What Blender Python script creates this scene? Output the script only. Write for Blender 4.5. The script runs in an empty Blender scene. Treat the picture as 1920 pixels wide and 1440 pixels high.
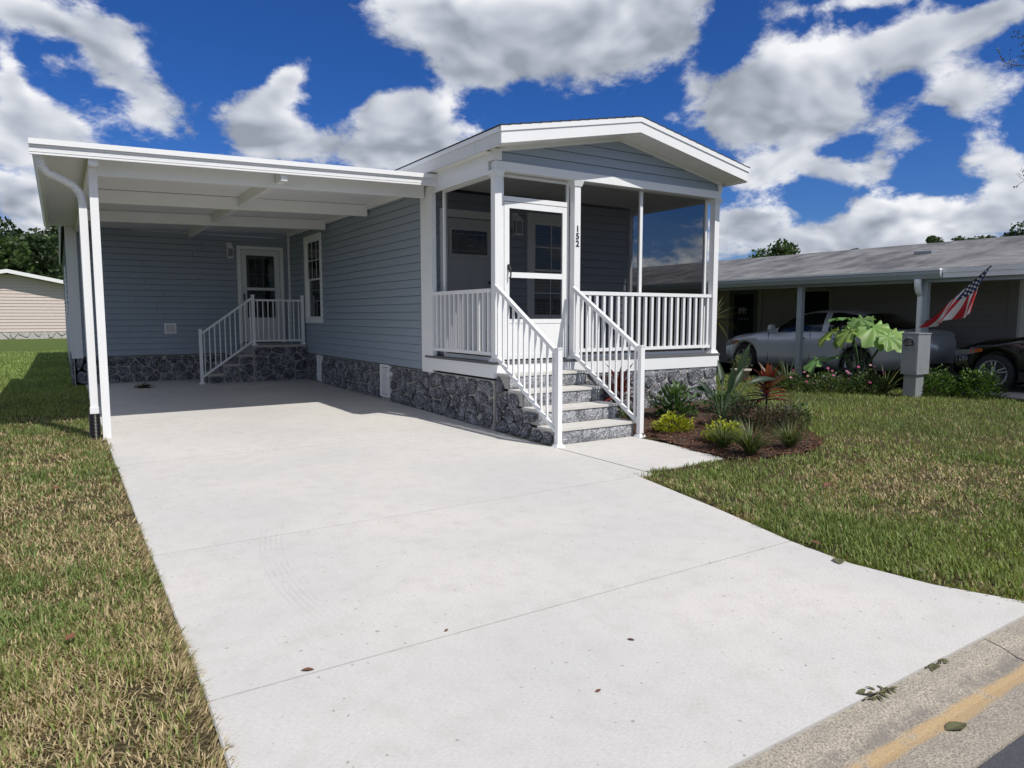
import bpy, math, random
import numpy as np
from mathutils import Vector, Matrix, noise as mnoise

random.seed(7)
rng = np.random.default_rng(7)
R = math.radians
scene = bpy.context.scene
COL = scene.collection

# ------------------------------------------------------------------ camera
YAW, PITCH = R(32.77), R(5.52)
CAM_H = 1.45
fw = Vector((math.sin(YAW) * math.cos(PITCH), math.cos(YAW) * math.cos(PITCH), -math.sin(PITCH)))
rt = Vector((math.cos(YAW), -math.sin(YAW), 0))
up = rt.cross(fw)
cam_d = bpy.data.cameras.new("camera")
cam = bpy.data.objects.new("camera", cam_d)
COL.objects.link(cam)
cam.matrix_world = Matrix(((rt.x, up.x, -fw.x, 0), (rt.y, up.y, -fw.y, 0), (rt.z, up.z, -fw.z, CAM_H), (0, 0, 0, 1)))
cam_d.sensor_width = 36
cam_d.lens = 24.62
cam_d.clip_start = 0.05
cam_d.clip_end = 3000
scene.camera = cam

# ------------------------------------------------------------------ sun, sky, exposure
SUN = Vector((0.25, -0.72, 1.0)).normalized()          # towards the sun
SUN_EL = math.asin(SUN.z)
SUN_AZ = math.atan2(SUN.x, SUN.y)
sd = bpy.data.lights.new("sun", 'SUN')
sd.energy = 3.05
sd.angle = R(0.53)
sd.color = (1.0, 0.955, 0.89)
sun = bpy.data.objects.new("sun", sd)
COL.objects.link(sun)
sun.location = (0, 0, 40)
sun.rotation_euler = SUN.to_track_quat('Z', 'Y').to_euler()

scene.view_settings.view_transform = 'Standard'
scene.view_settings.look = 'None'
scene.view_settings.exposure = 0.55
scene.view_settings.gamma = 1.0
scene.view_settings.use_curve_mapping = False
scene.cycles.max_bounces = 7
scene.cycles.diffuse_bounces = 3
scene.cycles.glossy_bounces = 3
scene.cycles.transmission_bounces = 4
scene.cycles.transparent_max_bounces = 16
scene.cycles.use_denoising = True


class NT:
    """tiny helper around a node tree"""
    def __init__(s, tree):
        s.t = tree; s.n = tree.nodes; s.l = tree.links
    def node(s, typ, **kw):
        n = s.n.new(typ)
        for k, v in kw.items():
            setattr(n, k, v)
        return n
    def put(s, sock, v):
        if v is None:
            return
        if hasattr(v, 'is_output'):
            s.l.new(v, sock)
        else:
            sock.default_value = v
    def math(s, op, a, b=None, c=None, clamp=False):
        n = s.node('ShaderNodeMath', operation=op, use_clamp=clamp)
        s.put(n.inputs[0], a); s.put(n.inputs[1], b)
        if c is not None:
            s.put(n.inputs[2], c)
        return n.outputs[0]
    def vmath(s, op, a, b=None, c=None):
        n = s.node('ShaderNodeVectorMath', operation=op)
        s.put(n.inputs[0], a); s.put(n.inputs[1], b)
        if c is not None:
            s.put(n.inputs[2], c)
        return n.outputs['Value'] if op in ('DOT_PRODUCT', 'LENGTH', 'DISTANCE') else n.outputs[0]
    def noise(s, vec, scale, detail=4, rough=0.55, dist=0.0):
        n = s.node('ShaderNodeTexNoise')
        s.put(n.inputs['Vector'], vec)
        n.inputs['Scale'].default_value = scale
        n.inputs['Detail'].default_value = detail
        n.inputs['Roughness'].default_value = rough
        n.inputs['Distortion'].default_value = dist
        return n.outputs[0]
    def ramp(s, v, lo, hi, a=0.0, b=1.0, smooth=True):
        n = s.node('ShaderNodeMapRange', interpolation_type='SMOOTHSTEP' if smooth else 'LINEAR')
        s.put(n.inputs[0], v)
        for i, x in enumerate((lo, hi, a, b)):
            s.put(n.inputs[i + 1], x)
        return n.outputs[0]
    def mix(s, f, a, b, mode='MIX'):
        n = s.node('ShaderNodeMix', data_type='RGBA', blend_type=mode)
        s.put(n.inputs[0], f)
        s.put(n.inputs[6], a if hasattr(a, 'is_output') else (*a[:3], 1))
        s.put(n.inputs[7], b if hasattr(b, 'is_output') else (*b[:3], 1))
        return n.outputs[2]
    def comb(s, x, y, z):
        n = s.node('ShaderNodeCombineXYZ')
        for i, v in enumerate((x, y, z)):
            s.put(n.inputs[i], v)
        return n.outputs[0]
    def sep(s, v):
        n = s.node('ShaderNodeSeparateXYZ'); s.put(n.inputs[0], v)
        return n.outputs


def build_world():
    w = bpy.data.worlds.new("World")
    scene.world = w
    w.use_nodes = True
    w.node_tree.nodes.clear()
    t = NT(w.node_tree)
    out = t.node('ShaderNodeOutputWorld')
    sky = t.node('ShaderNodeTexSky', sky_type='NISHITA')
    sky.sun_disc = False
    sky.sun_elevation = SUN_EL
    sky.sun_rotation = SUN_AZ
    sky.altitude = 0
    sky.air_density = 1.0
    sky.dust_density = 0.35
    sky.ozone_density = 3.5
    zz = t.sep(t.vmath('NORMALIZE', t.node('ShaderNodeTexCoord').outputs['Generated']))[2]
    tint = t.mix(1.0, sky.outputs[0], t.mix(t.ramp(zz, 0.0, 0.30), (0.30, 0.46, 0.78), (0.16, 0.385, 0.80)), 'MULTIPLY')
    bg = t.node('ShaderNodeBackground')
    t.put(bg.inputs[0], tint)
    bg.inputs[1].default_value = 0.076

    d = t.node('ShaderNodeTexCoord').outputs['Generated']
    d = t.vmath('NORMALIZE', d)
    x, y, z = t.sep(d)
    az = t.math('MULTIPLY', t.math('ARCTAN2', x, y), 180 / math.pi)
    el = t.math('MULTIPLY', t.math('ARCSINE', z), 180 / math.pi)
    # wobble the cloud field with low noise so that outlines billow
    wob = t.node('ShaderNodeTexNoise')
    t.put(wob.inputs['Vector'], d)
    wob.inputs['Scale'].default_value = 9; wob.inputs['Detail'].default_value = 3
    wv = t.sep(t.vmath('SUBTRACT', wob.outputs[1], (0.5, 0.5, 0.5)))
    azw = t.math('MULTIPLY_ADD', wv[0], 4.0, az)
    elw = t.math('MULTIPLY_ADD', wv[1], 2.6, el)
    ae = t.comb(azw, elw, 0.0)
    # cumulus heaps: azimuth, elevation, half width, half height (degrees), weight
    clouds = [
              (32.8, 21.5, 9.5, 3.0, 1.1), (41.1, 21.0, 6.8, 2.7, 1.0), (27.0, 22.3, 4.2, 1.7, 0.8), (31.1, 18.7, 4.6, 1.4, 0.7), (44.5, 22.8, 4.1, 2.6, 0.8),
              (0.7, 19.4, 4.7, 1.3, 0.8), (4.7, 18.5, 2.7, 1.0, 0.5), (-1.6, 19.4, 1.7, 1.2, 0.6), (4.1, 16.9, 1.6, 1.9, 0.8), (6.1, 16.1, 1.4, 1.6, 0.65),
              (7.0, 14.0, 2.0, 1.8, 0.75), (-2.0, 14.9, 0.9, 2.1, 0.75), (-0.9, 12.4, 3.2, 1.7, 0.85), (2.0, 12.6, 2.7, 1.2, 0.6), (-2.2, 9.2, 2.4, 2.5, 0.95),
              (-0.9, 6.0, 1.8, 2.1, 0.75), (0.7, 16.7, 1.3, 0.6, 0.45), (14.8, 15.9, 2.1, 1.8, 0.9), (15.8, 17.3, 1.0, 1.0, 0.6), (12.1, 14.0, 2.0, 1.5, 0.75),
              (16.3, 13.4, 4.2, 1.9, 0.9), (13.2, 12.6, 2.3, 1.3, 0.55), (24.8, 15.8, 2.8, 1.8, 1.0), (21.9, 14.7, 2.4, 1.6, 0.7), (26.0, 13.8, 3.6, 2.1, 0.9),
              (22.7, 12.7, 3.3, 1.4, 0.65), (52.5, 17.3, 3.8, 2.4, 1.05), (56.2, 16.6, 2.9, 2.5, 0.95), (50.2, 15.4, 3.6, 1.9, 0.85), (55.2, 13.8, 4.0, 1.6, 0.8),
              (47.2, 17.1, 1.3, 0.9, 0.45), (61.2, 17.9, 3.3, 1.8, 0.95), (63.6, 19.0, 3.3, 1.2, 0.75), (66.6, 19.2, 2.2, 1.2, 0.75), (58.1, 20.9, 4.3, 0.6, 0.85),
              (65.7, 14.7, 2.5, 2.0, 0.85), (63.6, 14.2, 1.8, 1.4, 0.65), (53.5, 11.2, 3.2, 1.3, 0.9), (57.2, 10.1, 2.6, 1.1, 0.8), (50.9, 10.8, 1.4, 1.0, 0.55),
              (59.9, 10.5, 1.2, 0.9, 0.5), (52.2, 6.7, 3.3, 1.8, 0.9), (50.2, 7.8, 1.9, 1.5, 0.7), (55.0, 5.3, 2.9, 1.0, 0.7), (59.7, 6.9, 2.5, 1.5, 0.9),
              (62.4, 7.0, 1.7, 1.0, 0.7), (61.5, 12.1, 1.8, 1.2, 0.6), (66.6, 10.8, 2.1, 1.8, 0.85), (66.4, 6.8, 2.5, 1.4, 0.8), (64.2, 5.4, 2.4, 0.9, 0.7),
              (67.8, 8.4, 1.4, 1.3, 0.7)]
    W = 0.0; Hh = 0.0
    for (a0, e0, ra, re, s) in clouds:
        q = t.vmath('MULTIPLY_ADD', ae, (1 / ra, 1 / re, 0), (-a0 / ra, -e0 / re, 0))
        g = t.math('POWER', 0.42, t.vmath('DOT_PRODUCT', q, q))
        W = t.math('MULTIPLY_ADD', g, s, W)
        Hh = t.math('MULTIPLY_ADD', g, s * e0, Hh)
    # clear gaps between the heaps
    for (a0, e0, ra, re, s) in [(60.7, 15.6, 1.5, 0.8, -0.6), (63.1, 13.3, 1.2, 1.0, -0.6), (57.6, 12.0, 2.2, 0.9, -0.55), (56.0, 8.1, 2.1, 1.4, -0.55), (63.2, 9.2, 1.3, 1.4, -0.5), (66.6, 17.0, 1.7, 1.0, -0.5), (50.0, 20.3, 2.3, 2.6, -0.5), (10.3, 17.3, 2.2, 3.0, -0.5), (19.7, 16.4, 1.4, 2.2, -0.6), (22.0, 18.4, 2.5, 1.4, -0.45)]:
        q = t.vmath('MULTIPLY_ADD', ae, (1 / ra, 1 / re, 0), (-a0 / ra, -e0 / re, 0))
        W = t.math('MULTIPLY_ADD', t.math('POWER', 0.42, t.vmath('DOT_PRODUCT', q, q)), s, W)
    hrel = t.math('MULTIPLY', t.math('SUBTRACT', el, t.math('DIVIDE', Hh, t.math('MAXIMUM', W, 0.05))), 0.36)
    hrel = t.math('MINIMUM', t.math('MAXIMUM', hrel, -1.0), 1.0)
    # broken cumulus goes on unseen all round, cover raised to add ambient light
    p2 = t.vmath('DIVIDE', d, t.math('ADD', t.math('ABSOLUTE', z), 0.25))
    gen = t.math('MULTIPLY', t.ramp(t.noise(p2, 2.1, 2, 0.5), 0.36, 0.62), 1.15)
    inaz = t.ramp(t.math('ABSOLUTE', t.math('SUBTRACT', az, 32.8)), 37, 47, 1, 0)
    inel = t.ramp(el, 25, 31, 1, 0)
    inside = t.math('MULTIPLY', inaz, inel)
    low_band = t.math('MULTIPLY', t.math('POWER', 0.37, t.math('POWER', t.math('MULTIPLY', t.math('SUBTRACT', el, 3.5), 0.30), 2.0)), 0.50)
    W = t.math('ADD', t.math('MULTIPLY', W, 0.97), low_band)
    F = t.math('ADD', t.math('MULTIPLY', W, inside), t.math('MULTIPLY', gen, t.math('SUBTRACT', 1.0, inside)))
    # billow detail; shrink towards the horizon
    pd = t.vmath('DIVIDE', d, t.math('ADD', t.math('MULTIPLY', t.math('ABSOLUTE', z), 1.2), 0.62))
    n1 = t.noise(pd, 10.5, 9, 0.62, 0.2)
    n2 = t.noise(pd, 22.0, 8, 0.66, 0.1)
    lo_a = t.noise(pd, 8.5, 2.5, 0.5, 0.3)
    lo_b = t.noise(t.vmath('ADD', pd, tuple(Vector((0.25, -0.3, 0.9)).normalized() * 0.022)), 8.5, 2.5, 0.5, 0.3)
    D = t.math('ADD', F, t.math('MULTIPLY', t.math('SUBTRACT', n1, 0.5), 2.25))
    D = t.math('ADD', D, t.math('MULTIPLY', t.math('SUBTRACT', n2, 0.5), 0.75))
    mask = t.ramp(D, 0.34, 0.86)
    # brightness: sunlit crowns white, thick undersides grey
    relief = t.math('MULTIPLY', t.math('SUBTRACT', lo_a, lo_b), 1.0)
    thick = t.ramp(F, 0.5, 1.5)
    br = t.math('SUBTRACT', 0.47, t.math('MULTIPLY', thick, 0.14))
    br = t.math('ADD', br, t.math('MULTIPLY', t.math('MULTIPLY', hrel, 0.15), inside))
    br = t.math('ADD', br, relief)
    br = t.math('ADD', br, t.math('MULTIPLY', t.math('SUBTRACT', n1, 0.5), 0.16))
    br = t.math('MINIMUM', t.math('MAXIMUM', br, 0.23), 0.57)
    shade = t.ramp(br, 0.2, 0.65)
    tintc = t.mix(shade, (0.84, 0.93, 1.10), (1.0, 1.0, 1.02))
    ccol = t.vmath('MULTIPLY', tintc, t.comb(br, br, br))
    cbg = t.node('ShaderNodeBackground')
    t.put(cbg.inputs[0], ccol)
    cbg.inputs[1].default_value = 1.12
    above = t.ramp(el, -1.0, 0.5)
    mask = t.math('MULTIPLY', mask, above)
    mx = t.node('ShaderNodeMixShader')
    t.put(mx.inputs[0], mask)
    t.l.new(bg.outputs[0], mx.inputs[1]); t.l.new(cbg.outputs[0], mx.inputs[2])
    t.l.new(mx.outputs[0], out.inputs[0])
    w.cycles.sampling_method = 'MANUAL'
    w.cycles.sample_map_resolution = 512


build_world()

# ------------------------------------------------------------------ materials
MATS = {}


def new_mat(name):
    m = bpy.data.materials.new(name)
    m.use_nodes = True
    t = NT(m.node_tree)
    b = m.node_tree.nodes['Principled BSDF']
    MATS[name] = m
    return m, t, b


def bump(t, b, h, strength=0.3, dist=0.01):
    n = t.node('ShaderNodeBump')
    n.inputs['Strength'].default_value = strength
    n.inputs['Distance'].default_value = dist
    t.put(n.inputs['Height'], h)
    t.l.new(n.outputs[0], b.inputs['Normal'])


def pos(t):
    return t.node('ShaderNodeNewGeometry').outputs['Position']


def plain(name, col, rough=0.5, var=0.08, vscale=6.0, bs=0.0, bscale=60.0, bdist=0.004, metallic=0.0, spec=0.5, stretch=(1, 1, 1), coat=0.0):
    m, t, b = new_mat(name)
    p = t.vmath('MULTIPLY', pos(t), stretch)
    n = t.noise(p, vscale, 5, 0.6)
    c = t.mix(n, [max(0, v * (1 - var * 1.6)) for v in col], [min(1, v * (1 + var * 1.6)) for v in col])
    t.put(b.inputs['Base Color'], c)
    b.inputs['Roughness'].default_value = rough
    b.inputs['Metallic'].default_value = metallic
    b.inputs['Specular IOR Level'].default_value = spec
    b.inputs['Coat Weight'].default_value = coat
    if bs:
        bump(t, b, t.noise(p, bscale, 4, 0.6), bs, bdist)
    return m


plain('white_paint', (0.78, 0.785, 0.78), 0.42, 0.03, 2.5)
plain('white_vinyl', (0.80, 0.805, 0.795), 0.5, 0.03, 3)
plain('soffit_white', (0.80, 0.80, 0.76), 0.55, 0.04, 3)
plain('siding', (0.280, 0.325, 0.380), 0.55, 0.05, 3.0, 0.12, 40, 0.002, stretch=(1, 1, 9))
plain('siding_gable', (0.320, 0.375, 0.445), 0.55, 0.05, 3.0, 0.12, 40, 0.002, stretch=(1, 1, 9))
plain('backing', (0.12, 0.13, 0.14), 0.8)
plain('dark_trim', (0.05, 0.052, 0.055), 0.5)
plain('black_plastic', (0.012, 0.012, 0.013), 0.35)
plain('black_metal', (0.015, 0.015, 0.016), 0.4)
plain('deck_board', (0.115, 0.115, 0.118), 0.7, 0.12, 4, 0.2, 30, 0.003, stretch=(1, 8, 1))
plain('door_white', (0.66, 0.665, 0.66), 0.45, 0.03)
plain('blind', (0.50, 0.50, 0.48), 0.6, 0.03)
plain('room_dark', (0.02, 0.021, 0.024), 0.9)
plain('shingle_dark', (0.035, 0.035, 0.038), 0.9, 0.3, 20, 0.5, 60, 0.01)
plain('asphalt', (0.06, 0.062, 0.07), 0.85, 0.25, 60, 0.7, 140, 0.006)
plain('beige_siding', (0.56, 0.475, 0.43), 0.6, 0.05)
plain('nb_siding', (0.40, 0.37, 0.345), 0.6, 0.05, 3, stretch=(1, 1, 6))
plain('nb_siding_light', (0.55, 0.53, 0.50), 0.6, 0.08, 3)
plain('galv', (0.30, 0.32, 0.33), 0.5, 0.10, 8, metallic=0.35)
plain('grey_pvc', (0.36, 0.40, 0.42), 0.5, 0.08)
plain('terracotta_grey', (0.36, 0.32, 0.27), 0.8, 0.18, 14, 0.3, 40)
plain('soil', (0.05, 0.035, 0.025), 0.95, 0.3, 20, 0.5, 50, 0.01)
plain('bark', (0.10, 0.075, 0.055), 0.9, 0.3, 9, 0.6, 30, 0.02, stretch=(1, 1, 0.3))
plain('twig', (0.07, 0.06, 0.05), 0.9, 0.2, 20)
plain('dead_leaf', (0.16, 0.065, 0.03), 0.7, 0.35, 40)
plain('dead_leaf_green', (0.10, 0.10, 0.04), 0.7, 0.35, 40)
plain('tyre', (0.018, 0.018, 0.019), 0.8)
plain('rim_silver', (0.52, 0.53, 0.54), 0.3, 0.05, metallic=0.7)
plain('chrome', (0.7, 0.7, 0.72), 0.15, 0.02, metallic=1.0)
plain('car_silver', (0.62, 0.64, 0.68), 0.32, 0.02, 3, metallic=0.25, coat=0.6)
plain('car_black', (0.006, 0.006, 0.007), 0.25, 0.02, 3, coat=1.0)
plain('car_glass', (0.008, 0.009, 0.010), 0.05, 0.0, spec=0.6)
plain('red_lens', (0.22, 0.008, 0.012), 0.15, 0.1)
plain('amber_lens', (0.50, 0.13, 0.03), 0.2, 0.1)
plain('clear_lens', (0.24, 0.25, 0.26), 0.1, 0.1)
plain('flag_red', (0.48, 0.02, 0.03), 0.7, 0.06)
plain('flag_white', (0.75, 0.73, 0.70), 0.7, 0.05)
plain('flag_blue', (0.015, 0.02, 0.07), 0.7, 0.1)
plain('nb_concrete', (0.42, 0.40, 0.37), 0.85, 0.12, 5, 0.2, 60)


def mat_dirty_fascia():
    m, t, b = new_mat('streaked_white')
    p = pos(t)
    streak = t.noise(t.vmath('MULTIPLY', p, (1, 9, 0.8)), 5, 5, 0.7)
    blot = t.noise(p, 1.6, 3)
    f = t.math('MULTIPLY', t.ramp(streak, 0.52, 0.75), t.ramp(blot, 0.45, 0.6))
    t.put(b.inputs['Base Color'], t.mix(t.math('MULTIPLY', f, 0.55), (0.66, 0.66, 0.65), (0.25, 0.255, 0.26)))
    b.inputs['Roughness'].default_value = 0.5


mat_dirty_fascia()


def mat_stone(name, dark, light, lo, hi, scale=38, bs=0.9):
    m, t, b = new_mat(name)
    p = pos(t)
    v = t.node('ShaderNodeTexVoronoi', feature='DISTANCE_TO_EDGE')
    t.put(v.inputs['Vector'], t.vmath('ADD', p, t.vmath('MULTIPLY', t.node('ShaderNodeTexNoise').outputs[1], (0.0, 0.0, 0.0))))
    v.inputs['Scale'].default_value = scale
    n = t.noise(p, scale * 1.3, 5, 0.7, 1.2)
    big = t.noise(p, 5.0, 4, 0.6)
    h = t.math('ADD', n, t.math('MULTIPLY', t.math('SUBTRACT', big, 0.5), 0.28))
    f = t.ramp(h, lo, hi)
    c = t.mix(f, dark, light)
    t.put(b.inputs['Base Color'], c)
    b.inputs['Roughness'].default_value = 0.75
    hh = t.math('ADD', t.math('MULTIPLY', n, 1.0), t.math('MULTIPLY', big, 0.8))
    bump(t, b, hh, bs, 0.035)


mat_stone('stone_face', (0.042, 0.045, 0.052), (0.62, 0.63, 0.67), 0.46, 0.66)
mat_stone('step_face', (0.075, 0.08, 0.088), (0.64, 0.65, 0.68), 0.42, 0.62, 55, 0.7)
mat_stone('pale_stone', (0.36, 0.34, 0.32), (0.60, 0.58, 0.55), 0.4, 0.7, 20, 0.4)
plain('grout', (0.40, 0.385, 0.35), 0.9, 0.15, 30, 0.4, 80)
plain('grout_dark', (0.38, 0.365, 0.33), 0.9, 0.15, 30)


def mat_concrete():
    m, t, b = new_mat('concrete')
    p = pos(t)
    big = t.noise(p, 0.7, 5, 0.55)
    mid = t.noise(p, 6, 6, 0.65)
    fine = t.noise(t.vmath('MULTIPLY', p, (0.25, 1, 1)), 190, 3, 0.6)
    broom = t.noise(t.vmath('MULTIPLY', p, (0.03, 1, 1)), 160, 2, 0.5)
    c = t.mix(t.ramp(big, 0.3, 0.7), (0.535, 0.525, 0.50), (0.605, 0.585, 0.54))
    c = t.mix(t.math('MULTIPLY', t.ramp(mid, 0.42, 0.72), 0.5), c, (0.475, 0.455, 0.42))
    c = t.mix(t.math('MULTIPLY', t.ramp(fine, 0.30, 0.62, 1, 0), 0.42), c, (0.36, 0.35, 0.33))
    # pale worn drag marks and faint tyre arcs
    px, py, pz = t.sep(p)
    p2 = t.comb(px, py, 0.0)
    arcs = [((4.6, 3.7, 0), 3.62, 3.0, 5.3, 0.0, 1.6), ((6.2, 6.6, 0), 4.05, 3.2, 5.8, 1.8, 3.1), ((2.3, 7.4, 0), 2.25, 5.0, 5.9, 1.0, 2.3), ((-1.0, 1.0, 0), 4.2, 3.0, 4.6, 1.6, 2.9)]
    tot = None
    for (cc, rr, y0, y1, x0, x1) in arcs:
        dd = t.math('SUBTRACT', t.vmath('DISTANCE', p2, cc), rr)
        band = t.ramp(t.math('ABSOLUTE', dd), 0.075, 0.105, 1, 0)
        rid = t.ramp(t.math('SINE', t.math('MULTIPLY', dd, 190.0)), -0.2, 0.7)
        win = t.math('MULTIPLY', t.math('MULTIPLY', t.ramp(py, y0, y0 + 0.6), t.ramp(py, y1 - 0.6, y1, 1, 0)),
                     t.math('MULTIPLY', t.ramp(px, x0, x0 + 0.3), t.ramp(px, x1 - 0.3, x1, 1, 0)))
        a = t.math('MULTIPLY', t.math('MULTIPLY', band, rid), win)
        tot = a if tot is None else t.math('ADD', tot, a)
    brk = t.ramp(t.noise(p, 4.5, 4), 0.35, 0.65)
    c = t.mix(t.math('MULTIPLY', t.math('MULTIPLY', tot, brk), 0.24, clamp=True), c, (0.33, 0.32, 0.31))
    dots = t.ramp(t.noise(p, 34, 0.5, 0.5), 0.755, 0.785)
    c = t.mix(t.math('MULTIPLY', dots, 0.55), c, (0.20, 0.17, 0.13))
    # small rust-brown blotches
    sp = t.noise(p, 9, 2, 0.5)
    c = t.mix(t.math('MULTIPLY', t.ramp(sp, 0.70, 0.78), 0.35), c, (0.42, 0.36, 0.28))
    t.put(b.inputs['Base Color'], c)
    b.inputs['Roughness'].default_value = 0.82
    b.inputs['Specular IOR Level'].default_value = 0.25
    hh = t.math('ADD', t.math('MULTIPLY', fine, 0.5), t.math('ADD', t.math('MULTIPLY', broom, 0.5), t.math('MULTIPLY', mid, 0.6)))
    bump(t, b, hh, 0.35, 0.004)


mat_concrete()


def mat_curb():
    m, t, b = new_mat('curb_concrete')
    p = pos(t)
    px, py, pz = t.sep(p)
    agg = t.noise(p, 120, 4, 0.7)
    mid = t.noise(p, 7, 6, 0.65)
    c = t.mix(t.ramp(agg, 0.32, 0.68), (0.16, 0.145, 0.12), (0.50, 0.435, 0.34))
    c = t.mix(t.math('MULTIPLY', t.ramp(mid, 0.4, 0.7), 0.45), c, (0.24, 0.215, 0.18))
    w = t.noise(p, 3.0, 4, 0.6)
    yy = t.math('ADD', py, t.math('MULTIPLY', t.math('SUBTRACT', w, 0.5), 0.08))
    sand = t.math('MULTIPLY', t.ramp(t.math('ABSOLUTE', t.math('SUBTRACT', yy, 1.205)), 0.022, 0.045, 1, 0), t.ramp(t.noise(p, 14, 4), 0.25, 0.45))
    c = t.mix(t.math('MULTIPLY', sand, 0.68), c, (0.47, 0.31, 0.13))
    dk = t.math('MULTIPLY', t.ramp(t.math('ABSOLUTE', t.math('SUBTRACT', yy, 1.27)), 0.01, 0.05, 1, 0), t.ramp(mid, 0.35, 0.6))
    c = t.mix(t.math('MULTIPLY', dk, 0.5), c, (0.12, 0.11, 0.10))
    t.put(b.inputs['Base Color'], c)
    b.inputs['Roughness'].default_value = 0.9
    bump(t, b, agg, 0.6, 0.006)


mat_curb()


def mat_ground():
    m, t, b = new_mat('lawn_soil')
    p = pos(t)
    far = t.ramp(t.vmath('LENGTH', p), 9, 26)
    n = t.noise(p, 2.2, 5, 0.6)
    f = t.noise(t.vmath('MULTIPLY', p, (1, 1, 1)), 55, 4, 0.7)
    near = t.mix(t.ramp(f, 0.3, 0.7), (0.030, 0.024, 0.014), (0.13, 0.105, 0.055))
    fc = t.mix(t.ramp(f, 0.3, 0.7), (0.055, 0.085, 0.020), (0.120, 0.170, 0.045))
    fc = t.mix(t.math('MULTIPLY', t.ramp(n, 0.45, 0.75), 0.35), fc, (0.15, 0.15, 0.05))
    t.put(b.inputs['Base Color'], t.mix(far, near, fc))
    b.inputs['Roughness'].default_value = 0.95
    b.inputs['Specular IOR Level'].default_value = 0.1
    bump(t, b, f, 0.8, 0.03)


mat_ground()


def mat_leafy(name, rough=0.5, trans=0.3, spec=0.35):
    """leaf colour comes from the mesh's own colour attribute"""
    m, t, b = new_mat(name)
    a = t.node('ShaderNodeAttribute', attribute_name='Col')
    t.put(b.inputs['Base Color'], a.outputs[0])
    b.inputs['Roughness'].default_value = rough
    b.inputs['Specular IOR Level'].default_value = spec
    tr = t.node('ShaderNodeBsdfTranslucent')
    br = t.mix(1.0, a.outputs[0], (1.25, 1.25, 0.7), 'MULTIPLY')
    t.put(tr.inputs[0], br)
    mx = t.node('ShaderNodeMixShader')
    mx.inputs[0].default_value = trans
    t.l.new(b.outputs[0], mx.inputs[1]); t.l.new(tr.outputs[0], mx.inputs[2])
    t.l.new(mx.outputs[0], m.node_tree.nodes['Material Output'].inputs[0])


mat_leafy('grass', 0.6, 0.30, 0.25)
mat_leafy('leaf', 0.45, 0.30, 0.35)
mat_leafy('chip', 0.85, 0.0, 0.2)


def mat_screen():
    m, t, b = new_mat('screen_mesh')
    out = m.node_tree.nodes['Material Output']
    tp = t.node('ShaderNodeBsdfTransparent')
    b.inputs['Base Color'].default_value = (0.010, 0.010, 0.011, 1)
    b.inputs['Specular IOR Level'].default_value = 0.0
    b.inputs['Roughness'].default_value = 0.7
    mx = t.node('ShaderNodeMixShader')
    mx.inputs[0].default_value = 0.52
    t.l.new(tp.outputs[0], mx.inputs[1]); t.l.new(b.outputs[0], mx.inputs[2])
    t.l.new(mx.outputs[0], out.inputs[0])


mat_screen()


def mat_glass():
    m, t, b = new_mat('window_glass')
    out = m.node_tree.nodes['Material Output']
    tp = t.node('ShaderNodeBsdfTransparent')
    tp.inputs[0].default_value = (0.55, 0.58, 0.58, 1)
    gl = t.node('ShaderNodeBsdfGlossy')
    gl.inputs['Roughness'].default_value = 0.02
    fr = t.node('ShaderNodeFresnel'); fr.inputs[0].default_value = 1.5
    f = t.math('ADD', t.math('MULTIPLY', fr.outputs[0], 0.9), 0.03, clamp=True)
    mx = t.node('ShaderNodeMixShader')
    t.put(mx.inputs[0], f)
    t.l.new(tp.outputs[0], mx.inputs[1]); t.l.new(gl.outputs[0], mx.inputs[2])
    t.l.new(mx.outputs[0], out.inputs[0])


mat_glass()


def mat_shingle(name, ca, cb, row_axis_len=0.145):
    """grey shingle roof far away: rows run along Y and step up in X"""
    m, t, b = new_mat(name)
    p = pos(t)
    px, py, pz = t.sep(p)
    row = t.math('DIVIDE', px, row_axis_len)
    ri = t.math('FLOOR', row)
    rf = t.math('FRACT', row)
    tab = t.math('FLOOR', t.math('ADD', t.math('DIVIDE', py, 0.3), t.math('MULTIPLY', ri, 0.37)))
    wn = t.node('ShaderNodeTexWhiteNoise', noise_dimensions='3D')
    t.put(wn.inputs['Vector'], t.comb(ri, tab, 0.0))
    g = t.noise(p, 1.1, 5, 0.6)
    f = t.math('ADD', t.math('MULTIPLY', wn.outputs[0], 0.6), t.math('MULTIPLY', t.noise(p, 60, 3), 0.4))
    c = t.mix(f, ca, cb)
    c = t.mix(t.math('MULTIPLY', t.ramp(t.noise(t.vmath('MULTIPLY', p, (0.6, 1.2, 1)), 1.4, 5, 0.65), 0.40, 0.66), 0.80), c, (0.055, 0.052, 0.055))  # weathering streaks, deepened so the colour also stands for tree shadows
    t.put(b.inputs['Base Color'], c)
    b.inputs['Roughness'].default_value = 0.9
    bump(t, b, t.math('SUBTRACT', t.math('ADD', t.math('MULTIPLY', wn.outputs[0], 0.3), 1.0), rf), 1.0, 0.02)


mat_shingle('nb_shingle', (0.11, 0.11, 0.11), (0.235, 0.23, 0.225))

# ------------------------------------------------------------------ mesh helpers
WPOS = {}


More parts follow.
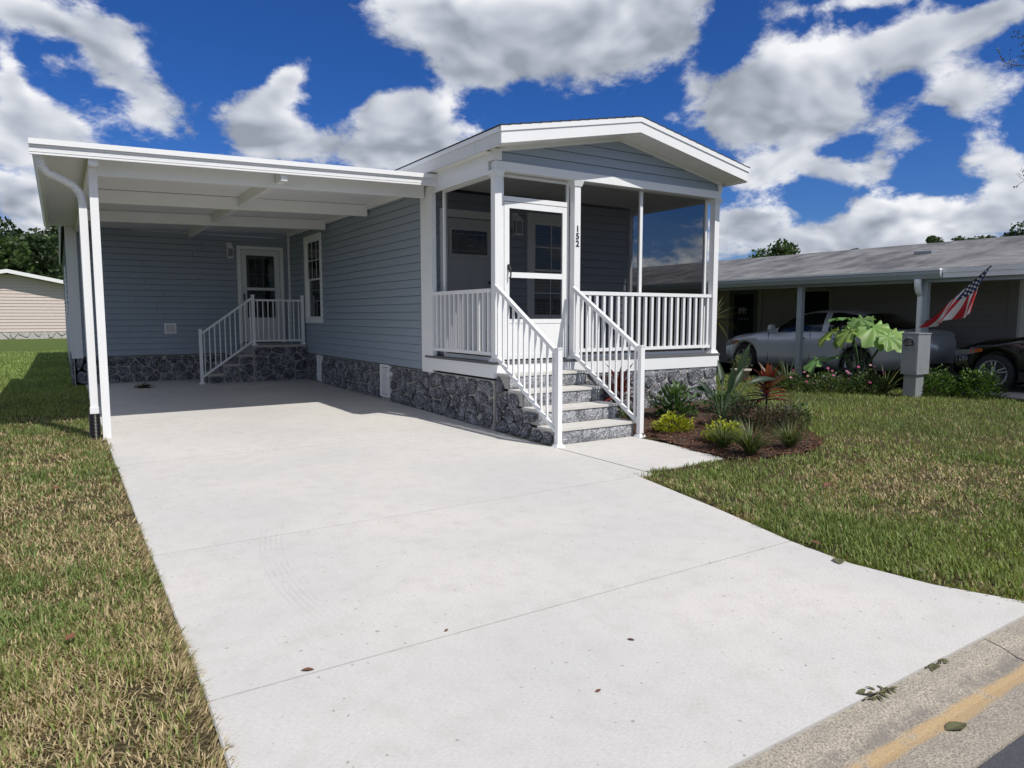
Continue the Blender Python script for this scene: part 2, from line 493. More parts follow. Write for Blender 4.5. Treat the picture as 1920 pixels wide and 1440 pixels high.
class MB:
    def __init__(s):
        s.v = []; s.f = []; s.c = []
    def quad(s, *pts):
        i = len(s.v); s.v += [tuple(p) for p in pts]; s.f.append(tuple(range(i, i + len(pts))))
        return s
    def box(s, x0, x1, y0, y1, z0, z1):
        i = len(s.v)
        s.v += [(x0, y0, z0), (x1, y0, z0), (x1, y1, z0), (x0, y1, z0), (x0, y0, z1), (x1, y0, z1), (x1, y1, z1), (x0, y1, z1)]
        s.f += [tuple(i + k for k in f) for f in ((0, 3, 2, 1), (4, 5, 6, 7), (0, 1, 5, 4), (1, 2, 6, 5), (2, 3, 7, 6), (3, 0, 4, 7))]
        return s
    def hexa(s, b, tp):
        """b, tp: four points each, same winding (ccw from above)"""
        i = len(s.v)
        s.v += [tuple(p) for p in b] + [tuple(p) for p in tp]
        s.f += [tuple(i + k for k in f) for f in ((0, 3, 2, 1), (4, 5, 6, 7), (0, 1, 5, 4), (1, 2, 6, 5), (2, 3, 7, 6), (3, 0, 4, 7))]
        return s
    def prism(s, poly, ext):
        """closed polygon (3d points) pushed along ext"""
        n = len(poly); i = len(s.v); e = Vector(ext)
        s.v += [tuple(p) for p in poly] + [tuple(Vector(p) + e) for p in poly]
        s.f.append(tuple(i + k for k in reversed(range(n))))
        s.f.append(tuple(i + n + k for k in range(n)))
        for k in range(n):
            j = (k + 1) % n
            s.f.append((i + k, i + j, i + n + j, i + n + k))
        return s
    def bar(s, a, b, w, h, upv=(0, 0, 1)):
        a = Vector(a); b = Vector(b); d = (b - a).normalized()
        sx = d.cross(Vector(upv)).normalized() * (w / 2); uz = sx.cross(d).normalized() * (h / 2)
        P = [a - sx - uz, a + sx - uz, a + sx + uz, a - sx + uz]
        return s.prism(P, b - a)
    def tube(s, pts, rad, seg=10, cap=True, sq=1.0):
        pts = [Vector(p) for p in pts]
        rad = rad if isinstance(rad, (list, tuple)) else [rad] * len(pts)
        i0 = len(s.v)
        d = (pts[1] - pts[0]).normalized()
        u = d.orthogonal().normalized()
        for k, p in enumerate(pts):
            if 0 < k < len(pts) - 1:
                d = (pts[k + 1] - pts[k - 1]).normalized()
            elif k:
                d = (pts[k] - pts[k - 1]).normalized()
            u = (u - d * u.dot(d)).normalized(); w = d.cross(u)
            for a in range(seg):
                th = 2 * math.pi * a / seg
                s.v.append(tuple(p + (u * math.cos(th) + w * math.sin(th) * sq) * rad[k]))
        for k in range(len(pts) - 1):
            for a in range(seg):
                b = (a + 1) % seg
                s.f.append((i0 + k * seg + a, i0 + k * seg + b, i0 + (k + 1) * seg + b, i0 + (k + 1) * seg + a))
        if cap:
            s.f.append(tuple(i0 + a for a in reversed(range(seg))))
            s.f.append(tuple(i0 + (len(pts) - 1) * seg + a for a in range(seg)))
        return s
    def disc(s, c, n, r, th, seg=20):
        c = Vector(c); n = Vector(n).normalized()
        return s.tube([c, c + n * th], r, seg)
    def lathe(s, c, prof, seg=20):
        c = Vector(c); i0 = len(s.v)
        for (r, z) in prof:
            for a in range(seg):
                th = 2 * math.pi * a / seg
                s.v.append((c.x + r * math.cos(th), c.y + r * math.sin(th), c.z + z))
        for k in range(len(prof) - 1):
            for a in range(seg):
                b = (a + 1) % seg
                s.f.append((i0 + k * seg + a, i0 + k * seg + b, i0 + (k + 1) * seg + b, i0 + (k + 1) * seg + a))
        return s
    def leaf(s, base, d, n, L, W, col, bend=0.4, shape=(0.0, 0.75, 1.0, 0.62, 0.0), fold=0.15):
        """a leaf blade with a mid rib: rows of three points along a bending spine"""
        base = Vector(base); d = Vector(d).normalized(); n = Vector(n)
        side = d.cross(n)
        if side.length < 1e-4:
            side = d.orthogonal()
        side.normalize(); n = side.cross(d).normalized()
        m = len(shape); i = len(s.v); p = base.copy(); dd = d.copy()
        for k, w in enumerate(shape):
            half = max(w, 0.04) * W / 2
            s.v += [tuple(p - side * half + n * fold * half), tuple(p), tuple(p + side * half + n * fold * half)]
            s.c += [col] * 3
            ang = -bend / (m - 1)
            dd2 = dd * math.cos(ang) + n * math.sin(ang); n = n * math.cos(ang) - dd * math.sin(ang); dd = dd2
            p = p + dd * (L / (m - 1))
        for k in range(m - 1):
            a = i + 3 * k
            s.f += [(a, a + 1, a + 4, a + 3), (a + 1, a + 2, a + 5, a + 4)]
        return s
    def build(s, name, mat, parent=None, smooth=False, origin=None):
        return link_mesh(name, np.array(s.v, dtype=float), s.f, mat, parent, smooth, origin, s.c if len(s.c) == len(s.v) and s.c else None)


def link_mesh(name, v, faces, mat, parent=None, smooth=False, origin=None, cols=None):
    lo, hi = v.min(0), v.max(0)
    o0 = np.array(origin) if origin is not None else np.array([(lo[0] + hi[0]) / 2, (lo[1] + hi[1]) / 2, lo[2]])
    me = bpy.data.meshes.new(name)
    me.from_pydata((v - o0).tolist(), [], [tuple(f) for f in faces])
    if smooth:
        me.polygons.foreach_set('use_smooth', [True] * len(me.polygons))
    if cols is not None:
        at = me.color_attributes.new('Col', 'FLOAT_COLOR', 'POINT')
        at.data.foreach_set('color', np.array([(*c[:3], 1.0) for c in cols], dtype=np.float32).ravel())
    me.materials.append(MATS[mat])
    ob = bpy.data.objects.new(name, me)
    COL.objects.link(ob)
    attach(ob, o0, parent)
    return ob


def attach(ob, world, parent):
    w = Vector([float(q) for q in world])
    WPOS[ob.name] = w
    if parent is not None:
        ob.parent = parent
        ob.location = w - WPOS[parent.name]
    else:
        ob.location = w


def tag(o, label=None, cat=None, group=None, kind=None):
    if label: o['label'] = label
    if cat: o['category'] = cat
    if group: o['group'] = group
    if kind: o['kind'] = kind
    return o


def thing(name, label, cat, loc, group=None, parent=None):
    o = bpy.data.objects.new(name, None)
    o.empty_display_size = 0.2
    COL.objects.link(o)
    attach(o, loc, parent)
    return tag(o, label, cat, group)


def part(name, loc, parent):
    o = bpy.data.objects.new(name, None)
    o.empty_display_size = 0.1
    COL.objects.link(o)
    attach(o, loc, parent)
    return o


def B(name, mat, parent, *b):
    return MB().box(*b).build(name, mat, parent)


def share(src, delta, parent, name=None):
    """copy of a one-mesh part, moved by delta (world), mesh data shared"""
    c = src.copy()
    if name:
        c.name = name
    COL.objects.link(c)
    attach(c, WPOS[src.name] + Vector(delta), parent)
    return c


class Frame:
    """a wall plane: u along the wall, n outwards, z up"""
    def __init__(s, O, U, N):
        s.O = Vector(O); s.U = Vector(U); s.N = Vector(N)
    def p(s, u, z, n=0.0):
        return s.O + s.U * u + s.N * n + Vector((0, 0, z))
    def box(s, mb, u0, u1, z0, z1, n0, n1):
        pts = [s.p(u0, z0, n0), s.p(u1, z0, n0), s.p(u1, z0, n1), s.p(u0, z0, n1)]
        if s.U.cross(s.N).z < 0:
            pts.reverse()
        top = [q + Vector((0, 0, z1 - z0)) for q in pts]
        mb.hexa(pts, top)
        return mb
    def b(s, name, mat, parent, u0, u1, z0, z1, n0, n1):
        return s.box(MB(), u0, u1, z0, z1, n0, n1).build(name, mat, parent)


def siding(parent, fr, u0, u1, z0, z1, expo, holes=(), mat='siding', proud=0.019, clip=None, name='siding_board'):
    """one object per course; each is a real lap board with its lower edge proud"""
    n = max(1, round((z1 - z0) / expo)); e = (z1 - z0) / n
    for k in range(n):
        a, b = z0 + k * e, z0 + (k + 1) * e
        segs = [(u0, u1, a, b)]
        for (h0, h1, g0, g1) in holes:
            nxt = []
            for (s0, s1, c0, c1) in segs:
                if h1 <= s0 or h0 >= s1 or g1 <= c0 or g0 >= c1:
                    nxt.append((s0, s1, c0, c1)); continue
                if h0 > s0: nxt.append((s0, h0, c0, c1))
                if h1 < s1: nxt.append((h1, s1, c0, c1))
                m0, m1 = max(s0, h0), min(s1, h1)
                if g0 > c0: nxt.append((m0, m1, c0, g0))
                if g1 < c1: nxt.append((m0, m1, g1, c1))
            segs = nxt
        if u1 - u0 > 4.2:
            sr = random.Random(k * 7 + int(u0 * 10))
            cut = u0 + sr.uniform(.8, 3.4); more = []
            for (s0, s1, c0, c1) in segs:
                c_ = cut
                while c_ < s1:
                    if c_ > s0 + .15 and c_ < s1 - .15:
                        more.append((s0, c_ - .0015, c0, c1)); s0 = c_ + .0015
                    c_ += 3.66
                more.append((s0, s1, c0, c1))
            segs = more
        for (s0, s1, c0, c1) in segs:
            nb = proud - (c0 - a) / e * (proud - 0.003); nt = proud - (c1 - a) / e * (proud - 0.003)
            ub0, ub1, ut0, ut1 = s0, s1, s0, s1
            if c1 > b - 1e-6: c1 = b - .0055
            if clip:
                l, r = clip(c0); ub0, ub1 = max(s0, l), min(s1, r)
                l, r = clip(c1); ut0, ut1 = max(s0, l), min(s1, r)
                if ut1 <= ut0:
                    ut0 = ut1 = (ut0 + ut1) / 2
                if ub1 <= ub0 + 1e-3:
                    continue
            bpts = [fr.p(ub0, c0, -0.002), fr.p(ub1, c0, -0.002), fr.p(ub1, c0, nb), fr.p(ub0, c0, nb)]
            tpts = [fr.p(ut0, c1, -0.002), fr.p(ut1, c1, -0.002), fr.p(ut1, c1, nt), fr.p(ut0, c1, nt)]
            if fr.U.cross(fr.N).z < 0:
                bpts.reverse(); tpts.reverse()
            MB().hexa(bpts, tpts).build(name, mat, parent)


def voronoi_cells(x0, x1, y0, y1, sx, sy, seed, jit=0.42):
    r = random.Random(seed)
    nx, ny = max(1, round((x1 - x0) / sx)), max(1, round((y1 - y0) / sy))
    seeds = []
    for j in range(ny):
        for i in range(nx):
            off = 0.5 if j % 2 else 0.0
            seeds.append((x0 + (i + 0.5 + off - 0.25 + r.uniform(-jit, jit)) * (x1 - x0) / nx, y0 + (j + 0.5 + r.uniform(-jit, jit)) * (y1 - y0) / ny))
    cells = []
    for a, (ax, ay) in enumerate(seeds):
        poly = [(x0, y0), (x1, y0), (x1, y1), (x0, y1)]
        for b, (bx, by) in enumerate(seeds):
            if a == b or abs(ax - bx) > 3 * sx or abs(ay - by) > 3 * sy:
                continue
            poly = clip_half(poly, (ax + bx) / 2, (ay + by) / 2, bx - ax, by - ay)
            if not poly:
                break
        if poly:
            cells.append(poly)
    return cells


def clip_half(poly, mx, my, nx, ny):
    out = []
    for k in range(len(poly)):
        p, q = poly[k], poly[(k + 1) % len(poly)]
        dp = (p[0] - mx) * nx + (p[1] - my) * ny; dq = (q[0] - mx) * nx + (q[1] - my) * ny
        if dp <= 0: out.append(p)
        if dp * dq < 0:
            f = dp / (dp - dq)
            out.append((p[0] + (q[0] - p[0]) * f, p[1] + (q[1] - p[1]) * f))
    return out if len(out) >= 3 else []


def inset(poly, d):
    cx = sum(p[0] for p in poly) / len(poly); cy = sum(p[1] for p in poly) / len(poly)
    out = list(poly)
    n = len(poly)
    for k in range(n):
        p, q = poly[k], poly[(k + 1) % n]
        ex, ey = q[0] - p[0], q[1] - p[1]; L = math.hypot(ex, ey)
        if L < 1e-6: continue
        nx, ny = ey / L, -ex / L
        if (cx - p[0]) * nx + (cy - p[1]) * ny > 0: nx, ny = -nx, -ny
        out = clip_half(out, p[0] - nx * d, p[1] - ny * d, nx, ny)
        if not out: return []
    return out


def chaikin(poly):
    out = []
    for k in range(len(poly)):
        p, q = poly[k], poly[(k + 1) % len(poly)]
        out += [(p[0] * .78 + q[0] * .22, p[1] * .78 + q[1] * .22), (p[0] * .22 + q[0] * .78, p[1] * .22 + q[1] * .78)]
    return out


def stones(parent, fr, u0, u1, z0, z1, su, sz, seed, mat='stone_face', joint=0.020, proud=0.035, keep=None, n0=0.0):
    r = random.Random(seed)
    for poly in voronoi_cells(u0, u1, z0, z1, su, sz, seed):
        if keep:
            poly = keep(poly)
            if not poly: continue
        a = inset(poly, joint / 2)
        if len(a) < 3: continue
        a = chaikin(a)
        cx = sum(p[0] for p in a) / len(a); cz = sum(p[1] for p in a) / len(a)
        span = max(math.hypot(p[0] - cx, p[1] - cz) for p in a)
        if span < 0.03: continue
        pr = proud * r.uniform(0.75, 1.25)
        mb = MB(); n = len(a)
        rings = [(1.0, 0.0), (0.99, pr * 0.55), (1 - min(0.5, 0.022 / span), pr), ]
        for (sc, nn) in rings:
            for p in a:
                mb.v.append(tuple(fr.p(cx + (p[0] - cx) * sc, cz + (p[1] - cz) * sc, n0 + nn + (r.uniform(-.004, .004) if nn == pr else 0))))
        flip = fr.U.cross(Vector((0, 0, 1))).dot(fr.N) < 0
        for k in range(len(rings) - 1):
            for q in range(n):
                w = (q + 1) % n
                f = (k * n + q, k * n + w, (k + 1) * n + w, (k + 1) * n + q)
                mb.f.append(f[::-1] if flip else f)
        c = len(mb.v)
        mb.v.append(tuple(fr.p(cx, cz, n0 + pr * r.uniform(1.0, 1.25))))
        for q in range(n):
            f = (2 * n + q, 2 * n + (q + 1) % n, c)
            mb.f.append(f[::-1] if flip else f)
        mb.build('stone', mat, parent)


# ------------------------------------------------------------------ ground levels
def sstep(a, b, x):
    t = min(1, max(0, (x - a) / (b - a))); return t * t * (3 - 2 * t)


def slab_z(y):
    return 0.045 * sstep(6.0, 10.2, y) + 0.02 * sstep(11, 16, y)


def lawn_z(x, y):
    base = slab_z(y) - 0.018
    right = 0.15 * sstep(4.6, 8.6, x) * sstep(1.6, 6.0, y)
    return base * (1 - sstep(4.5, 7.0, x)) + (right - 0.018) * sstep(4.5, 7.0, x) if x > 4.5 else base


XW, XR, YF, YB, YR = 4.572, 8.66, 7.511, 9.45, 16.66     # house planes
DRIVE_L = 0.40
RIGHT_EDGE = [(4.40, 4.76), (4.10, 3.39), (3.93, 2.78), (3.86, 2.3), (3.93, 1.85), (4.06, 1.47), (4.12, 1.41)]


def drive_right(y):
    if y >= 4.76: return 4.55
    pts = RIGHT_EDGE
    for (x0, y0), (x1, y1) in zip(pts, pts[1:]):
        if y1 <= y <= y0:
            return x1 + (x0 - x1) * (y - y1) / (y0 - y1)
    return pts[-1][0]


def build_ground():
    xs = np.unique(np.concatenate([np.arange(-12, 22.01, 0.5), np.array([-400, -250, -150, -90, -60, -40, -28, -20, -16, 26, 32, 40, 55, 80, 130, 220, 400])]))
    ys = np.unique(np.concatenate([np.arange(0.0, 24.01, 0.5), np.array([-400, -200, -80, -30, -10, -3, -1, 1.3, 1.41, 28, 34, 42, 55, 75, 110, 170, 260, 400])]))
    v = []; f = []
    for y in ys:
        for x in xs:
            z = lawn_z(x, y)
            if y < 1.40: z = -0.16
            elif DRIVE_L + .3 < x < 4.3 and y < 17: z -= 0.05
            v.append((x, y, z))
    n = len(xs)
    for j in range(len(ys) - 1):
        for i in range(n - 1):
            a = j * n + i
            f.append((a, a + 1, a + n + 1, a + n))
    g = link_mesh('ground', np.array(v, dtype=float), f, 'lawn_soil', None, True, (0, 0, 0))
    tag(g, kind='structure')
    # street and rolled kerb along it
    st = MB().quad((-200, -7, -0.045), (200, -7, -0.045), (200, 1.015, -0.045), (-200, 1.015, -0.045)).build('street', 'asphalt')
    tag(st, kind='structure')
    prof = [(1.01, -0.12), (1.01, -0.033), (1.10, -0.036), (1.20, -0.045), (1.27, -0.036), (1.34, -0.012), (1.405, -0.004), (1.405, -0.12)]
    kb = part('kerb', (0, 1.2, 0), None); tag(kb, kind='structure')
    x = -24.0
    while x < 26:
        L = 3.05
        mb = MB().prism([(x, y, z) for (y, z) in prof], (L - 0.008, 0, 0))
        mb.build('kerb_section', 'curb_concrete', kb)
        x += L


def build_driveway():
    dv = part('driveway', (2.4, 5, 0), None)
    tag(dv, kind='structure')

    def slab(y0, y1, xl, xr, name='concrete_slab', g=0.005, gl=0.005, gr=0.005):
        # top follows the gentle rise; edges are worn round
        ys = np.linspace(y0 + g, y1 - g, max(2, int((y1 - y0) / 0.35) + 1))
        mb = MB()
        rows = []
        for y in ys:
            l, r = (xl(y) if callable(xl) else xl) + gl, (xr(y) if callable(xr) else xr) - gr
            i = len(mb.v); z = slab_z(y)
            mb.v += [(l, y, z - 0.13), (l, y, z - 0.006), (l + 0.006, y, z), (r - 0.006, y, z), (r, y, z - 0.006), (r, y, z - 0.13)]
            rows.append(i)
        for a, b in zip(rows, rows[1:]):
            for k in range(5):
                mb.f.append((a + k, a + k + 1, b + k + 1, b + k))
        mb.f.append(tuple(rows[0] + k for k in range(5, -1, -1)))
        mb.f.append(tuple(rows[-1] + k for k in range(6)))
        for f in range(len(mb.f) - 2):
            mb.f[f] = mb.f[f][::-1] if False else mb.f[f]
        return mb.build(name, 'concrete', dv)
    slab(1.41, 2.74, lambda y: 0.385 + 0.006 * math.sin(y * 5), drive_right)
    slab(2.74, 4.66, 0.392, drive_right)
    slab(4.66, 7.66, 0.388, 4.555)
    slab(7.66, 10.7, 0.38, 4.555)
    slab(10.7, 13.7, 0.38, 4.555)
    slab(13.7, 16.66, 0.38, 4.555)
    w = part('walkway', (5.1, 5.5, 0), None)
    tag(w, kind='structure')
    mb = MB()
    mb.prism([(4.562, 4.765, 0.0), (5.67, 4.765, 0.0), (5.84, 6.22, 0.0), (5.84, 6.30, 0.0), (4.562, 6.30, 0.0)], (0, 0, -0.12))
    mb.build('concrete_slab', 'concrete', w)


build_ground()
build_driveway()

# ------------------------------------------------------------------ the blue-grey house
SIDE = Frame((XW, 0, 0), (0, 1, 0), (-1, 0, 0))           # u = Y
REAR = Frame((0, YR, 0), (1, 0, 0), (0, -1, 0))           # u = X
PBACK = Frame((0, YB, 0), (1, 0, 0), (0, -1, 0))
GABLE = Frame((0, YF + 0.03, 0), (1, 0, 0), (0, -1, 0))
RLEFT = Frame((0.20, 0, 0), (0, 1, 0), (-1, 0, 0))
FRONT = Frame((0, YF, 0), (1, 0, 0), (0, -1, 0))
PEAK_X, PEAK_Z, SLOPE = 6.616, 4.07, 0.193


def window(parent, fr, u0, u1, z0, z1, trim=0.09, muntin_upper=(1, 1), blinds=True, both=False, split=0.5):
    """double-hung window: trim, jamb, two sashes with panes, muntins, blind slats behind the glass"""
    w = part('window', fr.p((u0 + u1) / 2, z0, 0), parent)
    a, b, c, d = u0 + trim, u1 - trim, z0 + trim, z1 - trim
    mb = MB()
    fr.box(mb, u0, a, z0, z1, -0.005, 0.032); fr.box(mb, b, u1, z0, z1, -0.005, 0.032)
    fr.box(mb, a, b, z0, c, -0.005, 0.031); fr.box(mb, a, b, d, z1, -0.005, 0.031)
    mb.build('trim', 'white_vinyl', w)
    mb = MB()
    fr.box(mb, a - .002, a + .012, c, d, -0.095, 0.006); fr.box(mb, b - .012, b + .002, c, d, -0.095, 0.006)
    fr.box(mb, a + .012, b - .012, c - .002, c + .012, -0.095, 0.005); fr.box(mb, a + .012, b - .012, d - .012, d + .002, -0.095, 0.005)
    mb.build('jamb', 'white_vinyl', w)
    fr.b('room_back', 'room_dark', w, a, b, c, d, -0.098, -0.094)
    m = c + (d - c) * split
    for k, (s0, s1, nn) in enumerate(((c + .012, m + .018, -0.03), (m - .018, d - .012, -0.008))):
        mb = MB(); t = 0.034
        l, r = a + .013, b - .013
        fr.box(mb, l, l + t, s0, s1, nn - .018, nn); fr.box(mb, r - t, r, s0, s1, nn - .018, nn)
        fr.box(mb, l + t, r - t, s0, s0 + t, nn - .018, nn - .001); fr.box(mb, l + t, r - t, s1 - t, s1, nn - .018, nn - .001)
        fr_ob = mb.build('sash', 'white_vinyl', w)
        fr.b('pane', 'window_glass', w, l + t, r - t, s0 + t, s1 - t, nn - .012, nn - .008)
        if k == 1 or both:
            mu, mz = muntin_upper
            for i in range(mu):
                uu = l + t + (r - l - 2 * t) * (i + 1) / (mu + 1)
                fr.b('muntin', 'white_vinyl', w, uu - .008, uu + .008, s0 + t, s1 - t, nn - .007, nn - .003)
            for i in range(mz):
                zz = s0 + t + (s1 - s0 - 2 * t) * (i + 1) / (mz + 1)
                fr.b('muntin', 'white_vinyl', w, l + t, r - t, zz - .008, zz + .008, nn - .0075, nn - .0035)
    if blinds:
        z = c + 0.03
        src = None
        while z < d - 0.03:
            mb = MB()
            p = [fr.p(a + .02, z, -0.060), fr.p(b - .02, z, -0.060), fr.p(b - .02, z + .026, -0.088), fr.p(a + .02, z + .026, -0.088)]
            mb.prism(p, fr.N * 0.002)
            if src is None:
                src = mb.build('blind_slat', 'blind', w); z_src = z
            else:
                share(src, (0, 0, z - z_src), w)
            z += 0.05
    return w


def lantern(parent, base, out, s=1.0):
    """white wall lantern: plate, arm, cap, cage, glass"""
    o = Vector(base); n = Vector(out)
    l = part('wall_lantern', o, parent)
    side = n.cross(Vector((0, 0, 1)))
    def bx(name, mat, w, d0, d1, z0, z1, w2=None):
        w2 = w if w2 is None else w2
        P = lambda a, dd, z: o + side * a + n * dd + Vector((0, 0, z))
        dm = (d0 + d1) / 2; dh = (d1 - d0) / 2; dh2 = dh * w2 / w if w else dh
        b = [P(-w, d0, z0), P(w, d0, z0), P(w, d1, z0), P(-w, d1, z0)]
        t = [P(-w2, dm - dh2, z1), P(w2, dm - dh2, z1), P(w2, dm + dh2, z1), P(-w2, dm + dh2, z1)]
        return MB().hexa(b, t).build(name, mat, l)
    bx('back_plate', 'white_paint', .055 * s, .02, .035, .12 * s, .32 * s)
    bx('arm', 'white_paint', .012, .03, .11, .27 * s, .29 * s)
    bx('cap', 'white_paint', .065 * s, .05, .18, .20 * s, .27 * s, .02 * s)
    bx('glass', 'clear_lens', .042 * s, .073, .157, .035 * s, .20 * s)
    for sx in (-1, 1):
        for dd in (.065, .155):
            MB().bar(o + side * sx * .05 * s + n * dd + Vector((0, 0, .03 * s)), o + side * sx * .05 * s + n * dd + Vector((0, 0, .20 * s)), .010, .010, tuple(n)).build('cage_bar', 'white_paint', l)
    bx('base', 'white_paint', .055 * s, .06, .17, 0.01 * s, .034 * s)
    return l


def sheet(parent, x0, x1, y0, y1, z0, z1):
    """a taut sheet of insect mesh, one plane"""
    MB().quad((x0, y0, z0), (x1, y1, z0), (x1, y1, z1), (x0, y0, z1)).build('screen_panel', 'screen_mesh', parent)


def build_house():
    H = thing('blue_house', 'blue-grey lap-sided manufactured home with screened front porch and stone skirting', 'house', (6.6, 12, 0))
    # --- long side wall facing the carport
    w = part('side_wall', (XW, 13, 0), H)
    SIDE.b('wall_core', 'backing', w, 9.47, YR - .02, 0.0, 3.40, -0.30, -0.10)
    win = (14.26, 15.42, 1.31, 3.15)
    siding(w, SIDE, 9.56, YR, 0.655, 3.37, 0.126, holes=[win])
    window(w, SIDE, *win, muntin_upper=(2, 1), blinds=True)
    SIDE.b('sill_strip', 'dark_trim', w, 9.56, YR, 0.640, 0.654, -0.002, 0.030)
    SIDE.b('corner_board', 'white_vinyl', w, 9.20, 9.56, 0.63, 3.30, -0.05, 0.024)
    SIDE.b('wall_channel', 'white_vinyl', w, YR - .06, YR - .005, 0.66, 3.28, 0.0, 0.045)
    # --- carport end wall (front of the rear wing)
    w = part('rear_wing_wall', (2.4, YR, 0), H)
    REAR.b('wall_core', 'backing', w, 0.22, XW + .35, 0.0, 3.40, -0.30, -0.10)
    door = (3.40, 4.42, 0.845, 3.02)
    siding(w, REAR, 0.37, XW, 0.635, 3.36, 0.126, holes=[door])
    REAR.b('corner_board', 'white_vinyl', w, 0.18, 0.37, 0.60, 3.30, -0.05, 0.026)
    REAR.b('sill_strip', 'dark_trim', w, 0.37, XW, 0.620, 0.634, -0.002, 0.026)
    mb = MB()
    REAR.box(mb, 1.88, 2.11, 1.08, 1.30, 0.004, 0.03)
    cv = mb.build('hatch_cover', 'white_vinyl', w)
    REAR.b('hatch_panel', 'nb_siding_light', cv, 1.905, 2.085, 1.105, 1.275, 0.02, 0.036)
    # back door with storm door
    d = part('carport_door', REAR.p(3.9, .85), H)
    mb = MB()
    REAR.box(mb, 3.40, 3.48, .845, 3.02, -0.01, .034); REAR.box(mb, 4.34, 4.42, .845, 3.02, -0.01, .034); REAR.box(mb, 3.48, 4.34, 2.95, 3.02, -0.01, .033)
    mb.build('door_trim', 'white_vinyl', d)
    mb = MB()
    REAR.box(mb, 3.49, 3.60, .87, 2.94, -0.02, .01); REAR.box(mb, 4.22, 4.33, .87, 2.94, -0.02, .01)
    REAR.box(mb, 3.60, 4.22, 2.82, 2.94, -0.02, .009); REAR.box(mb, 3.60, 4.22, 2.04, 2.10, -0.02, .009); REAR.box(mb, 3.60, 4.22, .87, 1.42, -0.02, .009)
    mb.build('storm_frame', 'door_white', d)
    REAR.b('pane', 'window_glass', d, 3.60, 4.22, 2.10, 2.82, -0.012, -0.008)
    REAR.b('pane', 'window_glass', d, 3.60, 4.22, 1.42, 2.04, -0.012, -0.008)
    REAR.b('door_leaf', 'door_white', d, 3.49, 4.33, .87, 2.94, -0.095, -0.06)
    REAR.b('inner_glass', 'room_dark', d, 3.67, 4.12, 2.08, 2.74, -0.0598, -0.055)
    REAR.b('inner_glass', 'room_dark', d, 3.62, 4.20, 1.43, 2.03, -0.0598, -0.057)
    for k in (1, 2):
        u = 3.67 + .45 * k / 3
        REAR.b('muntin', 'white_vinyl', d, u - .009, u + .009, 2.08, 2.74, -0.0545, -0.045)
    REAR.b('muntin', 'white_vinyl', d, 3.67, 4.12, 2.40, 2.418, -0.055, -0.046)
    REAR.b('handle', 'black_metal', d, 3.52, 3.545, 1.80, 1.96, .01, .045)
    lantern(H, REAR.p(3.25, 2.72), (0, -1, 0), 1.1)
    # --- left wall of the rear wing
    w = part('wing_side_wall', (0.2, 22, 0), H)
    RLEFT.b('wall_core', 'backing', w, YR + .02, 30, 0, 3.3, -0.3, -0.10)
    wl = (21.0, 22.2, 1.5, 2.7)
    siding(w, RLEFT, YR, 30.0, 0.64, 3.28, 0.126, holes=[wl])
    window(w, RLEFT, *wl, muntin_upper=(1, 1))
    RLEFT.b('corner_board', 'white_vinyl', w, YR - .03, YR + .09, .62, 3.29, 0.001, .024)
    rf = part('rear_roof', (4.43, 23, 3.3), H)
    for sx in (-1, 1):
        x0, x1 = 4.43, 4.43 + sx * 4.30
        z1 = 3.36
        zc = z1 + 4.30 * .04
        mb = MB().prism([(x0, YR - .02, zc), (x1, YR - .02, z1), (x1, YR - .02, z1 + .1), (x0, YR - .02, zc + .1)], (0, 13.4, 0))
        mb.build('roof_slope', 'shingle_dark', rf)
        xa = x1 if sx < 0 else x1 - .03
        B('eave_board', 'white_paint', rf, xa - (.03 if sx < 0 else 0), xa + (0 if sx < 0 else .03), YR - .02, 30.1, z1 - .08, z1 + .085)
    # --- stone skirting
    sk = part('stone_skirting', (XW, 11, 0), H)
    SIDE.b('skirt_core', 'grout_dark', sk, YF + .005, YR, -0.05, 0.64, -0.3, 0.0)
    FRONT.b('skirt_core', 'grout', sk, 5.80, XR, -0.05, 0.68, -0.3, 0.0)
    REAR.b('skirt_core', 'grout_dark', sk, 0.22, XW, -0.05, 0.62, -0.3, 0.0)
    MB().box(XR - .3, XR, YF + .01, YB, -.05, .68).build('skirt_core', 'grout', sk)
    vents = ((10.80, 11.19), (14.39, 14.66))
    def no_vent(poly):
        return poly
    cuts = [YF + .02, 10.80, 11.19, 14.39, 14.66, YR]
    for k in (0, 2, 4):
        stones(sk, SIDE, cuts[k], cuts[k + 1], slab_z(cuts[k]) + .005, 0.635, 0.36, 0.22, 11 + k, proud=.036, joint=.024)
    stones(sk, FRONT, 5.82, XR, 0.03, 0.665, 0.30, 0.21, 21, proud=.032)
    stones(sk, REAR, 0.24, 3.3, slab_z(16.6) + .005, 0.615, 0.28, 0.18, 23, proud=.026)
    stones(sk, Frame((0.20, 0, 0), (0, 1, 0), (-1, 0, 0)), YR, 20, 0.02, 0.63, 0.35, 0.2, 29, proud=.03)
    RLEFT.b('skirt_core', 'grout_dark', sk, YR, 30, -.05, .63, -.3, 0)
    for (y0, y1) in vents:
        v = part('skirt_vent', SIDE.p((y0 + y1) / 2, .1), H)
        mb = MB(); zb, zt = .105, .645
        SIDE.box(mb, y0, y0 + .035, zb, zt, 0, .04); SIDE.box(mb, y1 - .035, y1, zb, zt, 0, .04)
        SIDE.box(mb, y0 + .035, y1 - .035, zb, zb + .035, 0, .039); SIDE.box(mb, y0 + .035, y1 - .035, zt - .035, zt, 0, .039)
        mb.build('vent_frame', 'white_vinyl', v)
        SIDE.b('vent_back', 'dark_trim', v, y0 + .03, y1 - .03, zb + .03, zt - .03, 0, .006)
        src = None
